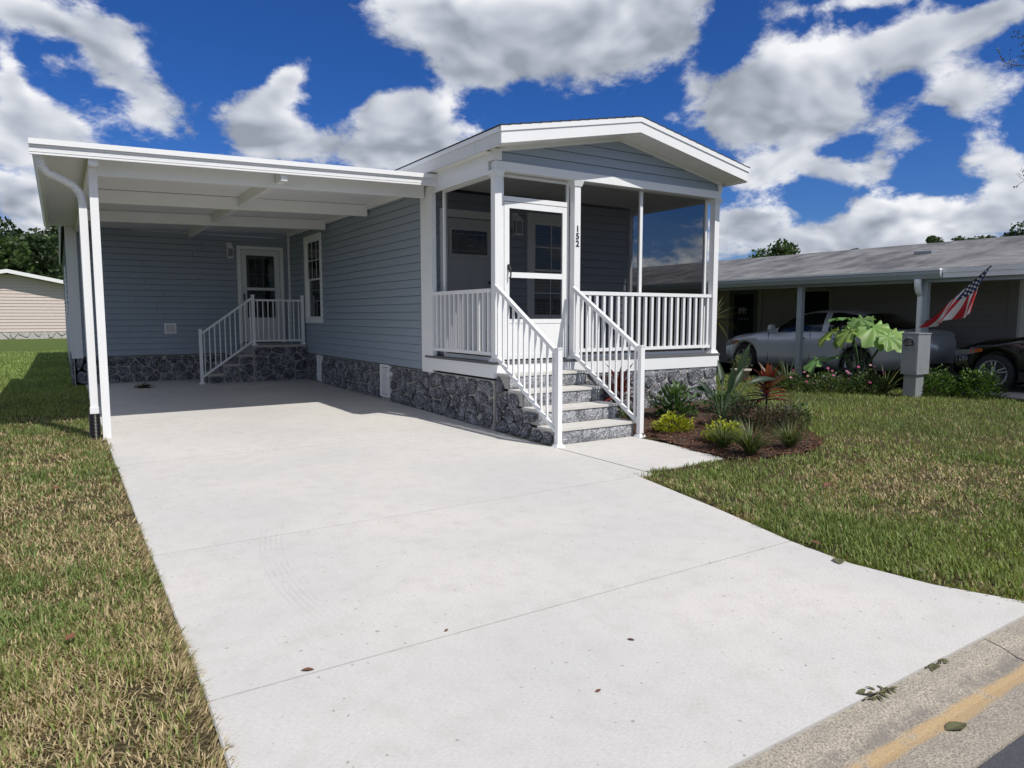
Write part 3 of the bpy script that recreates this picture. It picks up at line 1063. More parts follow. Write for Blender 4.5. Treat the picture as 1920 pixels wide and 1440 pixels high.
        for k in range(13):
            z = zb + .05 + k * .0345
            if src is None:
                src = MB().prism([SIDE.p(y0 + .035, z, .030), SIDE.p(y1 - .035, z, .030), SIDE.p(y1 - .035, z + .026, .010), SIDE.p(y0 + .035, z + .026, .010)], SIDE.N * .004).build('louver', 'white_vinyl', v); z0 = z
            else:
                share(src, (0, 0, z - z0), v)
    MB().tube([SIDE.p(10.70, .50, 0), SIDE.p(10.70, .50, .10)], .045, 14).build('drain_stub', 'white_paint', H)
    # --- porch floor and white apron
    dk = part('porch_deck', (6.6, 8.4, .85), H)
    n = 20; yy = np.linspace(YF - .035, YB - .01, n + 1)
    src = None
    for k in range(n):
        if src is None:
            src = B('deck_board', 'deck_board', dk, XW - .035, XR + .04, yy[k] + .003, yy[k + 1] - .003, .845, .875)
        else:
            share(src, (0, yy[k] - yy[0], 0), dk)
    MB().box(XW - .024, XW + .02, YF - .024, YB + .04, .672, .8445).build('apron_board', 'white_paint', dk)
    MB().box(XW + .02, XR + .024, YF - .024, YF + .02, .672, .8445).build('apron_board', 'white_paint', dk)
    MB().box(XR - .02, XR + .024, YF + .02, YB, .672, .8445).build('apron_board', 'white_paint', dk)
    # --- porch back wall with front door and window
    w = part('porch_wall', (6.6, YB, .9), H)
    PBACK.b('wall_core', 'backing', w, XW - .0, XR + .0, 0.0, 3.44, -0.30, -0.10)
    dr = (4.80, 5.86, .88, 3.04); wn = (6.36, 7.36, 1.30, 3.10)
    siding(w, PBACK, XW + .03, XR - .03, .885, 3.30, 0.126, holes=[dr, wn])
    window(w, PBACK, *wn, trim=.13, muntin_upper=(1, 1), both=True)
    d = part('front_door', PBACK.p(5.33, .88), H)
    mb = MB()
    PBACK.box(mb, 4.80, 4.90, .88, 3.04, -0.01, .034); PBACK.box(mb, 5.76, 5.86, .88, 3.04, -0.01, .034); PBACK.box(mb, 4.90, 5.76, 2.93, 3.04, -0.01, .033)
    mb.build('door_trim', 'white_vinyl', d)
    PBACK.b('door_leaf', 'door_white', d, 4.905, 5.755, .90, 2.925, -0.08, -0.035)
    mb = MB()
    for (a, b_) in ((4.99, 5.31), (5.37, 5.67)):
        PBACK.box(mb, a, b_, 1.05, 2.22, -0.036, -0.026)
    mb.build('raised_panel', 'door_white', d)
    mb = MB()
    PBACK.box(mb, 4.97, 5.02, 2.34, 2.80, -0.034, -0.018); PBACK.box(mb, 5.64, 5.69, 2.34, 2.80, -0.034, -0.018)
    PBACK.box(mb, 5.02, 5.64, 2.34, 2.39, -0.034, -0.019); PBACK.box(mb, 5.02, 5.64, 2.75, 2.80, -0.034, -0.019)
    mb.build('lite_frame', 'door_white', d)
    PBACK.b('pane', 'car_glass', d, 5.02, 5.64, 2.39, 2.75, -0.034, -0.028)
    for (a, b_, c, e) in ((5.09, 5.10, 2.39, 2.75), (5.56, 5.57, 2.39, 2.75), (5.02, 5.64, 2.44, 2.45), (5.02, 5.64, 2.69, 2.70), (5.28, 5.38, 2.52, 2.53), (5.28, 5.38, 2.61, 2.62)):
        PBACK.b('came', 'galv', d, a, b_, c, e, -0.028, -0.025)
    MB().lathe(PBACK.p(5.69, 1.97, 0), [(0, -.03), (.03, -.02), (.036, 0), (.03, .02), (0, .03)], 14).build('knob', 'black_metal', d)
    lantern(H, PBACK.p(6.12, 2.70), (0, -1, 0), 1.15)
    # ceiling
    cl = part('porch_ceiling', (6.6, 8.5, 3.24), H)
    n = 14; xx = np.linspace(XW + .05, XR - .05, n + 1); src = None
    for k in range(n):
        if src is None:
            src = B('ceiling_panel', 'soffit_white', cl, xx[k] + .003, xx[k + 1] - .003, YF + .12, YB - .02, 3.335, 3.35)
        else:
            share(src, (xx[k] - xx[0], 0, 0), cl)
    B('ceiling_deck', 'backing', cl, XW + .04, XR - .04, YF + .1, YB, 3.352, 3.36)
    # --- header beams
    hd = part('porch_header', (6.6, YF, 3.2), H)
    B('front_beam', 'white_paint', hd, XW + .02, XR - .01, YF - .012, YF + .10, 3.245, 3.352)
    B('left_beam', 'white_paint', hd, XW - .012, XW + .10, YF - .012 + .14, YB + .09, 3.235, 3.475)
    B('left_beam_lip', 'white_paint', hd, XW - .022, XW + .02, YF - .012, 9.20, 3.20, 3.233)
    B('right_beam', 'white_paint', hd, XR - .10, XR + .012, YF + .10, YB, 3.235, 3.40)
    B('corner_block', 'white_paint', hd, XW - .02, XW + .10, YF - .022, YF + .128, 3.36, 3.49)
    # --- porch posts
    for k, (x0, y0) in enumerate(((4.595, 7.525), (5.835, 7.525), (8.555, 7.525))):
        p = part('porch_post', (x0 + .05, y0 + .05, .875), H)
        B('shaft', 'white_paint', p, x0, x0 + .10, y0, y0 + .10, .875, 3.243)
        MB().hexa([(x0 - .012, y0 - .012, 3.17), (x0 + .112, y0 - .012, 3.17), (x0 + .112, y0 + .112, 3.17), (x0 - .012, y0 + .112, 3.17)],
                  [(x0 - .035, y0 - .035, 3.244), (x0 + .135, y0 - .035, 3.244), (x0 + .135, y0 + .135, 3.244), (x0 - .035, y0 + .135, 3.244)]).build('capital', 'white_paint', p)
        MB().hexa([(x0 - .03, y0 - .03, .876), (x0 + .13, y0 - .03, .876), (x0 + .13, y0 + .13, .876), (x0 - .03, y0 + .13, .876)],
                  [(x0 - .008, y0 - .008, .92), (x0 + .108, y0 - .008, .92), (x0 + .108, y0 + .108, .92), (x0 - .008, y0 + .108, .92)]).build('foot', 'white_paint', p)
        if k == 1:
            for ch, z in (('1', 2.575), ('5', 2.478), ('2', 2.381)):
                digit(p, ch, x0 + .05, y0 - .002, z)
    # --- gable over the porch
    g = part('gable_wall', (PEAK_X, YF, 3.35), H)
    rake = lambda z: (PEAK_X - (3.845 - z) / SLOPE, PEAK_X + (3.845 - z) / SLOPE)
    GABLE.b('base_core', 'backing', g, 4.66, 8.58, 3.352, 3.45, -.10, -.004)
    MB().prism([(4.62, YF + .034, 3.36), (8.60, YF + .034, 3.36), (8.60, YF + .034, 3.47), (PEAK_X, YF + .034, 3.87), (4.62, YF + .034, 3.47)], (0, .08, 0)).build('gable_core', 'backing', g)
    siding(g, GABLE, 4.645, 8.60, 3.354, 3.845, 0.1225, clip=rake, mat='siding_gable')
    for s in (-1, 1):
        xe = PEAK_X + s * 1.985
        za, zb = 3.845, 3.845 - 1.985 * SLOPE
        MB().prism([(PEAK_X, YF + .01, za), (xe, YF + .01, zb), (xe, YF + .01, zb + .075), (PEAK_X, YF + .01, za + .075)], (0, .05, 0)).build('rake_trim', 'white_vinyl', g)
    B('corner_trim', 'white_vinyl', g, 8.60, 8.68, YF - .005, YF + .08, 3.354, 3.52)
    # --- roof with fascia and soffit
    rf = part('porch_roof', (PEAK_X, 11, 3.5), H)
    Y0, Y1, HW = 7.12, 17.2, 2.18
    ze = PEAK_Z - HW * SLOPE
    nx, rows = 1, 0
    for s in (-1, 1):
        # shingle courses as stepped strips
        ncr = 15
        for k in range(ncr):
            a, b_ = HW + .02 - k * (HW + .02) / ncr, HW + .02 - (k + 1) * (HW + .02) / ncr
            za, zb = PEAK_Z - a * SLOPE + .026, PEAK_Z - b_ * SLOPE + .016
            MB().prism([(PEAK_X + s * a, Y0 - .015, za - .016), (PEAK_X + s * b_, Y0 - .015, zb - .012), (PEAK_X + s * b_, Y0 - .015, zb), (PEAK_X + s * a, Y0 - .015, za)], (0, Y1 - Y0, 0)).build('shingle_course', 'shingle_dark', rf)
        xe = PEAK_X + s * HW
        MB().prism([(PEAK_X, Y0 + .03, PEAK_Z - .03), (xe, Y0 + .03, ze - .03), (xe, Y0 + .03, ze + .005), (PEAK_X, Y0 + .03, PEAK_Z + .005)], (0, Y1 - Y0, 0)).build('roof_deck', 'backing', rf)
        # rake fascia on the front: a broad board below a narrow proud strip
        MB().prism([(PEAK_X, Y0, PEAK_Z - .19), (xe, Y0, ze - .19), (xe, Y0, ze - .052), (PEAK_X, Y0, PEAK_Z - .052)], (0, .028, 0)).build('rake_fascia', 'white_paint', rf)
        MB().prism([(PEAK_X, Y0 - .013, PEAK_Z - .055), (xe + s * .01, Y0 - .013, ze - .055), (xe + s * .01, Y0 - .013, ze + .006), (PEAK_X, Y0 - .013, PEAK_Z + .006)], (0, .040, 0)).build('drip_strip', 'white_paint', rf)
        # eave fascia along the sides
        xa, xb = (xe - .002, xe + .026) if s < 0 else (xe - .026, xe + .002)
        B('eave_fascia', 'streaked_white' if s < 0 else 'white_paint', rf, xa, xb, Y0 + .029, Y1, ze - .20, ze - .052)
        xa, xb = (xe - .016, xe + .02) if s < 0 else (xe - .02, xe + .016)
        B('eave_drip_strip', 'white_paint', rf, xa, xb, Y0 + .028, Y1, ze - .051, ze + .004)
        # soffit panels under the front overhang
        n = 22; src = None
        for k in range(n):
            a, b_ = k * (HW - .03) / n + .002, (k + 1) * (HW - .03) / n - .002
            MB().prism([(PEAK_X + s * a, Y0 + .03, PEAK_Z - .175 - a * SLOPE), (PEAK_X + s * b_, Y0 + .03, PEAK_Z - .175 - b_ * SLOPE),
                        (PEAK_X + s * b_, Y0 + .03, PEAK_Z - .165 - b_ * SLOPE), (PEAK_X + s * a, Y0 + .03, PEAK_Z - .165 - a * SLOPE)], (0, .42, 0)).build('soffit_panel', 'soffit_white', rf)
        B('eave_soffit', 'soffit_white', rf, min(xe, xe - s * .17), max(xe, xe - s * .17), Y0 + .45, Y1, ze - .195, ze - .185)
    # --- screen enclosure of the porch
    se = part('screen_enclosure', (6.6, 8, .88), H)
    def up_(x0, y0, w=.05, z1=3.24):
        B('screen_upright', 'white_paint', se, x0, x0 + w, y0, y0 + .05, .876, z1)
    YS, XS, XT = 7.64, 4.665, 8.50
    up_(XS, 9.02); up_(XS + .055, YS, .075)
    up_(5.795, YS, .035); up_(5.95, YS, .03); up_(7.115, YS); up_(8.48, YS); up_(XT, 9.36)
    B('screen_rail', 'white_paint', se, XS + .01, XS + .04, YS + .05, 9.02, 3.19, 3.235)
    B('screen_rail', 'white_paint', se, XS + .01, XS + .04, YS + .05, 9.02, .876, .92)
    B('screen_rail', 'white_paint', se, XT + .01, XT + .04, YS + .05, 9.36, 3.19, 3.235)
    B('screen_rail', 'white_paint', se, XT + .01, XT + .04, YS + .05, 9.36, .876, .92)
    B('screen_rail', 'white_paint', se, 5.98, XT - .02, YS + .01, YS + .04, .876, .92)
    B('screen_rail', 'white_paint', se, 4.795, 5.795, YS + .005, YS + .045, 3.20, 3.24)
    B('door_head', 'white_paint', se, 4.795, 5.795, YS - .002, YS + .048, 2.905, 2.965)
    sheet(se, XS + .025, XS + .025, YS + .05, 9.02, .92, 3.19)
    sheet(se, XT + .025, XT + .025, YS + .05, 9.36, .92, 3.19)
    sheet(se, 5.98, 7.115, YS + .025, YS + .025, .92, 3.235)
    sheet(se, 7.165, 8.48, YS + .025, YS + .025, .92, 3.235)
    sheet(se, 4.795, 5.795, YS + .025, YS + .025, 2.965, 3.20)
    # screen door
    d = part('screen_door', (5.3, YS, .89), H)
    L, Rr, yb, yt = 4.80, 5.79, YS - .005, YS + .03
    for (a, b_) in ((L, L + .075), (Rr - .07, Rr)):
        B('stile', 'white_paint', d, a, b_, yb, yt, .895, 2.895)
    for (a, b_) in ((2.82, 2.895), (1.945, 2.015), (1.36, 1.415), (.895, .96)):
        B('rail', 'white_paint', d, L + .075, Rr - .07, yb + .002, yt - .002, a, b_)
    B('kick_panel', 'white_paint', d, L + .075, Rr - .07, yb + .008, yt - .01, .96, 1.36)
    sheet(d, L + .075, Rr - .07, yb + .017, yb + .017, 2.015, 2.82)
    sheet(d, L + .075, Rr - .07, yb + .017, yb + .017, 1.415, 1.945)
    hd = MB()
    hd.box(L + .045, L + .085, yb - .022, yb, 2.04, 2.11)
    hd.tube([(L + .065, yb - .02, 2.08), (L + .065, yb - .05, 2.04), (L + .065, yb - .05, 1.96), (L + .055, yb - .03, 1.93)], .010, 8)
    hd.build('handle', 'black_metal', d)
    return H


def digit(parent, ch, x, y, z):
    cu = bpy.data.curves.new('digit', 'FONT')
    cu.body = ch
    cu.size = 0.112
    cu.align_x = 'CENTER'
    cu.extrude = 0.003
    cu.offset = 0.0035
    tmp = bpy.data.objects.new('digit_outline', cu)
    COL.objects.link(tmp)
    bpy.context.view_layer.update()
    me = bpy.data.meshes.new_from_object(tmp.evaluated_get(bpy.context.evaluated_depsgraph_get()))
    bpy.data.objects.remove(tmp)
    me.transform(Matrix.Rotation(math.pi / 2, 4, 'X'))
    me.materials.clear()
    me.materials.append(MATS['black_plastic'])
    ob = bpy.data.objects.new('house_number_digit', me)
    COL.objects.link(ob)
    attach(ob, (x, y, z), parent)


def railing(name, label, posts, top, bot, nb, balw, group=None, newels=(), base_loc=None, rail_w=.05, rail_h=.04):
    """top/bot: (a, b) end points of rails; balusters between them; newels: (x, y, z0, z1, half)"""
    r = thing(name, label, 'railing', base_loc or tuple(bot[0]), group)
    (ta, tb), (ba, bb) = top, bot
    MB().bar(ta, tb, rail_w, rail_h).build('top_rail', 'white_paint', r)
    MB().bar(ba, bb, rail_w * .8, rail_h * .9).build('bottom_rail', 'white_paint', r)
    ta, tb, ba, bb = map(Vector, (ta, tb, ba, bb))
    for k in range(nb):
        f = (k + .5) / nb
        p0, p1 = ba.lerp(bb, f), ta.lerp(tb, f)
        MB().box(p0.x - balw / 2, p0.x + balw / 2, p0.y - balw / 2, p0.y + balw / 2, p0.z + rail_h * .3, p1.z - rail_h * .3).build('baluster', 'white_paint', r)
    for (x, y, z0, z1, h) in newels:
        n = part('newel', (x, y, z0), r)
        B('shaft', 'white_paint', n, x - h, x + h, y - h, y + h, z0, z1)
        B('cap', 'white_paint', n, x - h - .006, x + h + .006, y - h - .006, y + h + .006, z1, z1 + .015)
        MB().hexa([(x - h - .028, y - h - .028, z0 + .001), (x + h + .028, y - h - .028, z0 + .001), (x + h + .028, y + h + .028, z0 + .001), (x - h - .028, y + h + .028, z0 + .001)],
                  [(x - h - .005, y - h - .005, z0 + .04), (x + h + .005, y - h - .005, z0 + .04), (x + h + .005, y + h + .005, z0 + .04), (x - h - .005, y + h + .005, z0 + .04)]).build('foot', 'white_paint', n)
    return r


def build_front_steps():
    s = thing('front_steps', 'four grey rock-faced steps with pale treads leading up to screen door', 'steps', (5.2, 6.9, 0))
    rise, run, y0 = .185, .31, 6.27
    xl, xr = 4.605, 5.80
    for k in range(4):
        ya, z0, z1 = y0 + run * k, rise * k, rise * (k + 1)
        st = part('step', (5.2, ya, z0), s)
        B('step_core', 'grout', st, xl + .001, xr - .004, ya + .03, YF - .03, max(-.05, z0 - .02) if k == 0 else z0 + .001, z1 - .032)
        B('tread', 'concrete', st, xl - .012, xr + .01, ya - .004, (ya + run + .02 if k < 3 else YF - .025), z1 - .03, z1)
        r = random.Random(40 + k)
        cuts = [xl, xl + .40 + .2 * (k % 2), xl + .81 + .16 * (k % 2), xr]
        for a, b_ in zip(cuts, cuts[1:]):
            # rock-faced block
            mb = MB(); nu, nz = 7, 3
            for j in range(nz + 1):
                for i in range(nu + 1):
                    u = a + .004 + (b_ - a - .008) * i / nu; z = z0 + .004 + (rise - .038) * j / nz
                    edge = i in (0, nu) or j in (0, nz)
                    mb.v.append((u, ya + (.012 if edge else r.uniform(-.012, .006)), z))
            for j in range(nz):
                for i in range(nu):
                    q = j * (nu + 1) + i
                    mb.f.append((q, q + 1, q + nu + 2, q + nu + 1))
            i0 = len(mb.v)
            mb.box(a + .004, b_ - .004, ya + .0125, ya + .03, z0 + .004, z1 - .034)
            mb.build('riser_block', 'step_face', st)
        # stones on the side facing the driveway
        fr = Frame((xl, 0, 0), (0, 1, 0), (-1, 0, 0))
        yb = ya + run if k < 3 else YF
        fr2 = Frame((xr, 0, 0), (0, 1, 0), (1, 0, 0))
        stones(st, fr2, ya + .015, yb, 0.0, z1 - .012, .27, .18, 80 + k, proud=.02)
    def under(poly):
        k = min(3, int((min(p[0] for p in poly) + .02 - y0) / run))
        out = clip_half(list(poly), 0, rise * (k + 1) - .04, 0, 1)
        return out
    stones(s, Frame((xl, 0, 0), (0, 1, 0), (-1, 0, 0)), y0 + .02, YF, 0.0, rise * 4 - .04, .25, .17, 61, proud=.028, joint=.02, keep=under)
    for x, lab in ((4.60, 'sloping white baluster railing on left of front steps, over stone side'), (5.825, 'sloping white baluster railing on right of front steps, beside mulch bed')):
        railing('stair_railing', lab, None, ((x, 6.215, 1.045), (x, 7.525, 1.83)), ((x, 6.235, .175), (x, 7.525, .955)), 11, .022,
                'white railings beside the front steps', newels=[(x, 6.195, 0.0, 1.09, .03)], base_loc=(x, 6.2, 0), rail_w=.05, rail_h=.045)


def build_side_steps():
    s = thing('carport_steps', 'dark stone-sided steps and landing below the carport door', 'steps', (3.8, 16, slab_z(16)))
    z0 = slab_z(15.5); zt = .84; n = 4; r = (zt - z0) / n
    yA, yZ = 15.42, YR - .035
    B('landing_core', 'grout_dark', s, 3.42, XW - .032, yA + .02, yZ, z0 - .05, zt - .04)
    B('landing', 'nb_concrete', s, 3.40, XW - .03, yA - .01, yZ, zt - .039, zt)
    fr = Frame((0, yA + .02, 0), (1, 0, 0), (0, -1, 0))
    stones(s, fr, 3.43, XW - .035, z0 + .004, zt - .045, .30, .2, 91, proud=.026)
    for k in range(3):
        x0 = 2.50 + .305 * k; z1 = z0 + r * (k + 1)
        st = part('step', (x0, 16, z0), s)
        B('step_core', 'grout_dark', st, x0 + .015, x0 + .305, yA + .02, yZ, z0 - .05, z1 - .035)
        B('tread', 'nb_concrete', st, x0, x0 + .32, yA - .005, yZ, z1 - .034, z1)
        stones(st, fr, x0 + .02, x0 + .304, z0 + .004, z1 - .04, .26, .18, 95 + k, proud=.024)
        stones(st, Frame((x0 + .015, 0, 0), (0, 1, 0), (-1, 0, 0)), yA + .03, yZ, max(z0, z1 - r) + .004, z1 - .038, .35, .2, 99 + k, proud=.02)
    y = 15.47
    railing('stair_railing', 'sloping white railing of the small steps under the carport', None, ((2.42, y, 1.10), (3.44, y, 1.84)), ((2.42, y, .21), (3.44, y, .94)), 10, .02,
            newels=[(2.40, y, z0, 1.18, .028), (3.45, y, zt, 1.89, .03)], base_loc=(2.4, y, z0))
    railing('landing_railing', 'level white railing on the landing in front of carport door', None, ((3.49, y, 1.79), (4.46, y, 1.79)), ((3.49, y, .93), (4.46, y, .93)), 9, .02,
            newels=[(4.49, y, zt, 1.89, .03)], base_loc=(3.9, y, zt))


HOUSE = build_house()
build_front_steps()
build_side_steps()
railing('porch_railing', 'white porch railing on the carport side, left of the corner post', None, ((4.605, 7.63, 1.775), (4.605, 9.20, 1.775)), ((4.605, 7.63, .975), (4.605, 9.20, .975)), 12, .042, base_loc=(4.6, 8.4, .875), rail_w=.06, rail_h=.05)
railing('porch_railing', 'white porch railing along the front, right of the house number post', None, ((5.94, 7.575, 1.765), (8.55, 7.575, 1.765)), ((5.94, 7.575, .985), (8.55, 7.575, .985)), 20, .042, base_loc=(7.2, 7.575, .875), rail_w=.06, rail_h=.05)


def build_carport():
    c = thing('carport', 'white aluminium carport with flat pan roof, cross beams and slim posts', 'carport', (2.4, 12.8, 0))
    XL, X1, Y0, Y1 = -0.06, 4.53, 9.06, YR - .03
    zu = lambda x: 3.215 + (x - XL) * (3.345 - 3.215) / (X1 - XL)     # underside of roof
    # roof pans side by side along Y
    n = 24; yy = np.linspace(Y0 + .02, Y1, n + 1)
    rp = part('pan_roof', (2.3, 12.8, 3.2), c)
    src = None
    for k in range(n):
        a, b_ = yy[k] + .0015, yy[k + 1] - .0015
        if src is None:
            src = MB().hexa([(XL, a, zu(XL)), (X1, a, zu(X1)), (X1, b_, zu(X1)), (XL, b_, zu(XL))], [(XL, a, zu(XL) + .07), (X1, a, zu(X1) + .07), (X1, b_, zu(X1) + .07), (XL, b_, zu(XL) + .07)]).build('roof_pan', 'white_paint', rp)
        else:
            share(src, (0, yy[k] - yy[0], 0), rp)
    # front fascia: a cap strip above a grooved board
    f = part('front_fascia', (2.3, Y0, 3.2), c)
    def sl(name, a, b_, y0, y1, mat='white_paint'):
        MB().hexa([(XL - .115, y0, zu(XL) + a), (X1 + .03, y0, zu(X1) + a), (X1 + .03, y1, zu(X1) + a), (XL - .115, y1, zu(XL) + a)],
                  [(XL - .115, y0, zu(XL) + b_), (X1 + .03, y0, zu(X1) + b_), (X1 + .03, y1, zu(X1) + b_), (XL - .115, y1, zu(XL) + b_)]).build(name, mat, f)
    sl('cap_strip', .028, .085, Y0 - .045, Y0 + .018)
    for k in range(4):
        sl('fascia_rib', -.072 + k * .025, -.0495 + k * .025, Y0 - .016 - (k % 2) * .004, Y0 + .016)
    sl('fascia_back', -.070, .027, Y0 - .004, Y0 + .014)
    # side gutter
    g = part('gutter', (XL, 12.8, 3.2), c)
    z = zu(XL)
    prof = [(XL - .002, z + .075), (XL - .10, z + .075), (XL - .10, z + .02), (XL - .06, z - .045), (XL - .002, z - .045)]
    MB().prism([(x, Y0 + .02, q) for x, q in prof], (0, Y1 - Y0 + .25, 0)).build('trough', 'white_paint', g)
    # side header on posts, cross beams, ridge beam
    bm = lambda n, x0, x1, y0, y1, za0, za1, h: MB().hexa([(x0, y0, za0), (x1, y0, za1), (x1, y1, za1), (x0, y1, za0)], [(x0, y0, za0 + h), (x1, y0, za1 + h), (x1, y1, za1 + h), (x0, y1, za0 + h)]).build(n, 'white_paint', c)
    bm('side_header', .36, .44, Y0 + .04, Y1, zu(.4) - .115, zu(.4) - .115, .113)
    bm('bracket_plate', .352, .448, Y0 + .028, Y0 + .039, zu(.4) - .13, zu(.4) - .13, .126)
    for y in (9.40, 11.62, 13.86):
        bm('cross_beam', .445, X1 - .015, y - .04, y + .04, zu(.4) - .19, zu(X1) - .19, .183)
    for (a, b_) in ((Y0 + .03, 9.355), (9.445, 11.575), (11.665, 13.815), (13.905, Y1)):
        bm('centre_beam', 2.42, 2.50, a, b_, zu(2.46) - .145, zu(2.46) - .145, .143)
    B('wall_ledger', 'white_paint', c, X1 - .012, XW - .024, Y0 + .5, Y1, zu(X1) - .075, zu(X1) - .002)
    B('ledger_lip', 'white_paint', c, X1 - .035, X1 - .013, Y0 + .5, Y1, zu(X1) - .055, zu(X1) - .002)
    B('end_trim', 'white_paint', c, X1 + .035, XW - .026, Y0 + .0, Y0 + .16, 3.24, 3.44)
    for y in (9.36, 13.95):
        p = part('post', (.40, y, slab_z(y)), c)
        B('shaft', 'white_paint', p, .358, .442, y - .042, y + .042, slab_z(y) - .02, zu(.4) - .117)
    # downspout with a swan neck
    y = 9.50
    ds = part('downspout', (.31, y, .3), c)
    pts = [(XL - .03, 9.20, zu(XL) - .02), (XL - .03, 9.20, 3.12), (XL - .02, 9.21, 3.06), (XL + .03, 9.25, 3.0), (.12, 9.33, 2.945), (.20, 9.38, 2.905), (.255, 9.41, 2.85), (.285, 9.43, 2.78), (.29, 9.435, 2.70)]
    # elbow corrugations
    P = [Vector(p) for p in pts]; dense = []; rad = []
    for a, b_ in zip(P, P[1:]):
        m = max(2, int((b_ - a).length / .012))
        for k in range(m):
            dense.append(a.lerp(b_, k / m)); rad.append(.040 if len(dense) % 2 else .0455)
    dense.append(P[-1]); rad.append(.043)
    MB().tube(dense, rad, 10).build('elbow', 'white_paint', ds)
    B('pipe', 'white_paint', ds, .250, .330, 9.40, 9.47, .36, 2.70)
    B('pipe_shoe', 'white_paint', ds, .243, .345, 9.393, 9.478, .325, .40)
    # black corrugated drain hose
    pr = [(0.0, 0)]
    zz = -0.04
    for k in range(22):
        pr += [(.052, k * .0165), (.060, k * .0165 + .004), (.060, k * .0165 + .010), (.052, k * .0165 + .014)]
    hz = thing('drain_hose', 'short black corrugated drain hose at foot of carport downspout', 'hose', (.285, 9.425, -.03))
    MB().lathe((.285, 9.425, -.04), pr, 18).build('corrugated_pipe', 'black_plastic', hz, True)
    return c


build_carport()

# ------------------------------------------------------------------ lawn blades
def bed_inside(x, y):
    # kidney-shaped mulch bed right of the steps
    return in_poly(x, y, BED)


BED = [(5.84, 6.30), (5.80, 5.9), (5.68, 5.2), (5.60, 4.62), (5.95, 4.45), (6.35, 4.36), (6.80, 4.42), (7.15, 4.66), (7.45, 5.1), (7.9, 5.7), (8.3, 6.4), (8.65, 7.0), (8.70, 7.50), (5.86, 7.50)]


def in_poly(x, y, poly):
    x = np.asarray(x); y = np.asarray(y)
    ins = np.zeros(x.shape, bool)
    n = len(poly)
    for i in range(n):
        x0, y0 = poly[i]; x1, y1 = poly[(i + 1) % n]
        c = ((y0 > y) != (y1 > y))
        with np.errstate(divide='ignore', invalid='ignore'):
            xi = (x1 - x0) * (y - y0) / (y1 - y0) + x0
        ins ^= c & (x < xi)
    return ins


def vnoise(x, y, s, seed=0):
    """smooth value noise on numpy arrays, 0..1"""
    r = np.random.default_rng(seed).random((257, 257))
    u = np.asarray(x) / s + 1000.3; v = np.asarray(y) / s + 1000.7
    i = np.floor(u).astype(int); j = np.floor(v).astype(int)
    fu = u - i; fv = v - j
    fu = fu * fu * (3 - 2 * fu); fv = fv * fv * (3 - 2 * fv)
    i %= 256; j %= 256
    return (r[i, j] * (1 - fu) + r[i + 1, j] * fu) * (1 - fv) + (r[i, j + 1] * (1 - fu) + r[i + 1, j + 1] * fu) * fv


def ss_v(a, b, x):
    t = np.clip((x - a) / (b - a), 0, 1); return t * t * (3 - 2 * t)


def LAWN_V(x, y):
    base = .045 * ss_v(6.0, 10.2, y) + .02 * ss_v(11, 16, y) - .018
    right = .15 * ss_v(4.6, 8.6, x) * ss_v(1.6, 6.0, y) - .018
    k = ss_v(4.5, 7.0, x)
    return base * (1 - k) + right * k


def DR_V(y):
    ys = np.array([p[1] for p in RIGHT_EDGE][::-1]); xs = np.array([p[0] for p in RIGHT_EDGE][::-1])
    return np.where(y >= 4.76, 4.55, np.interp(y, ys, xs))


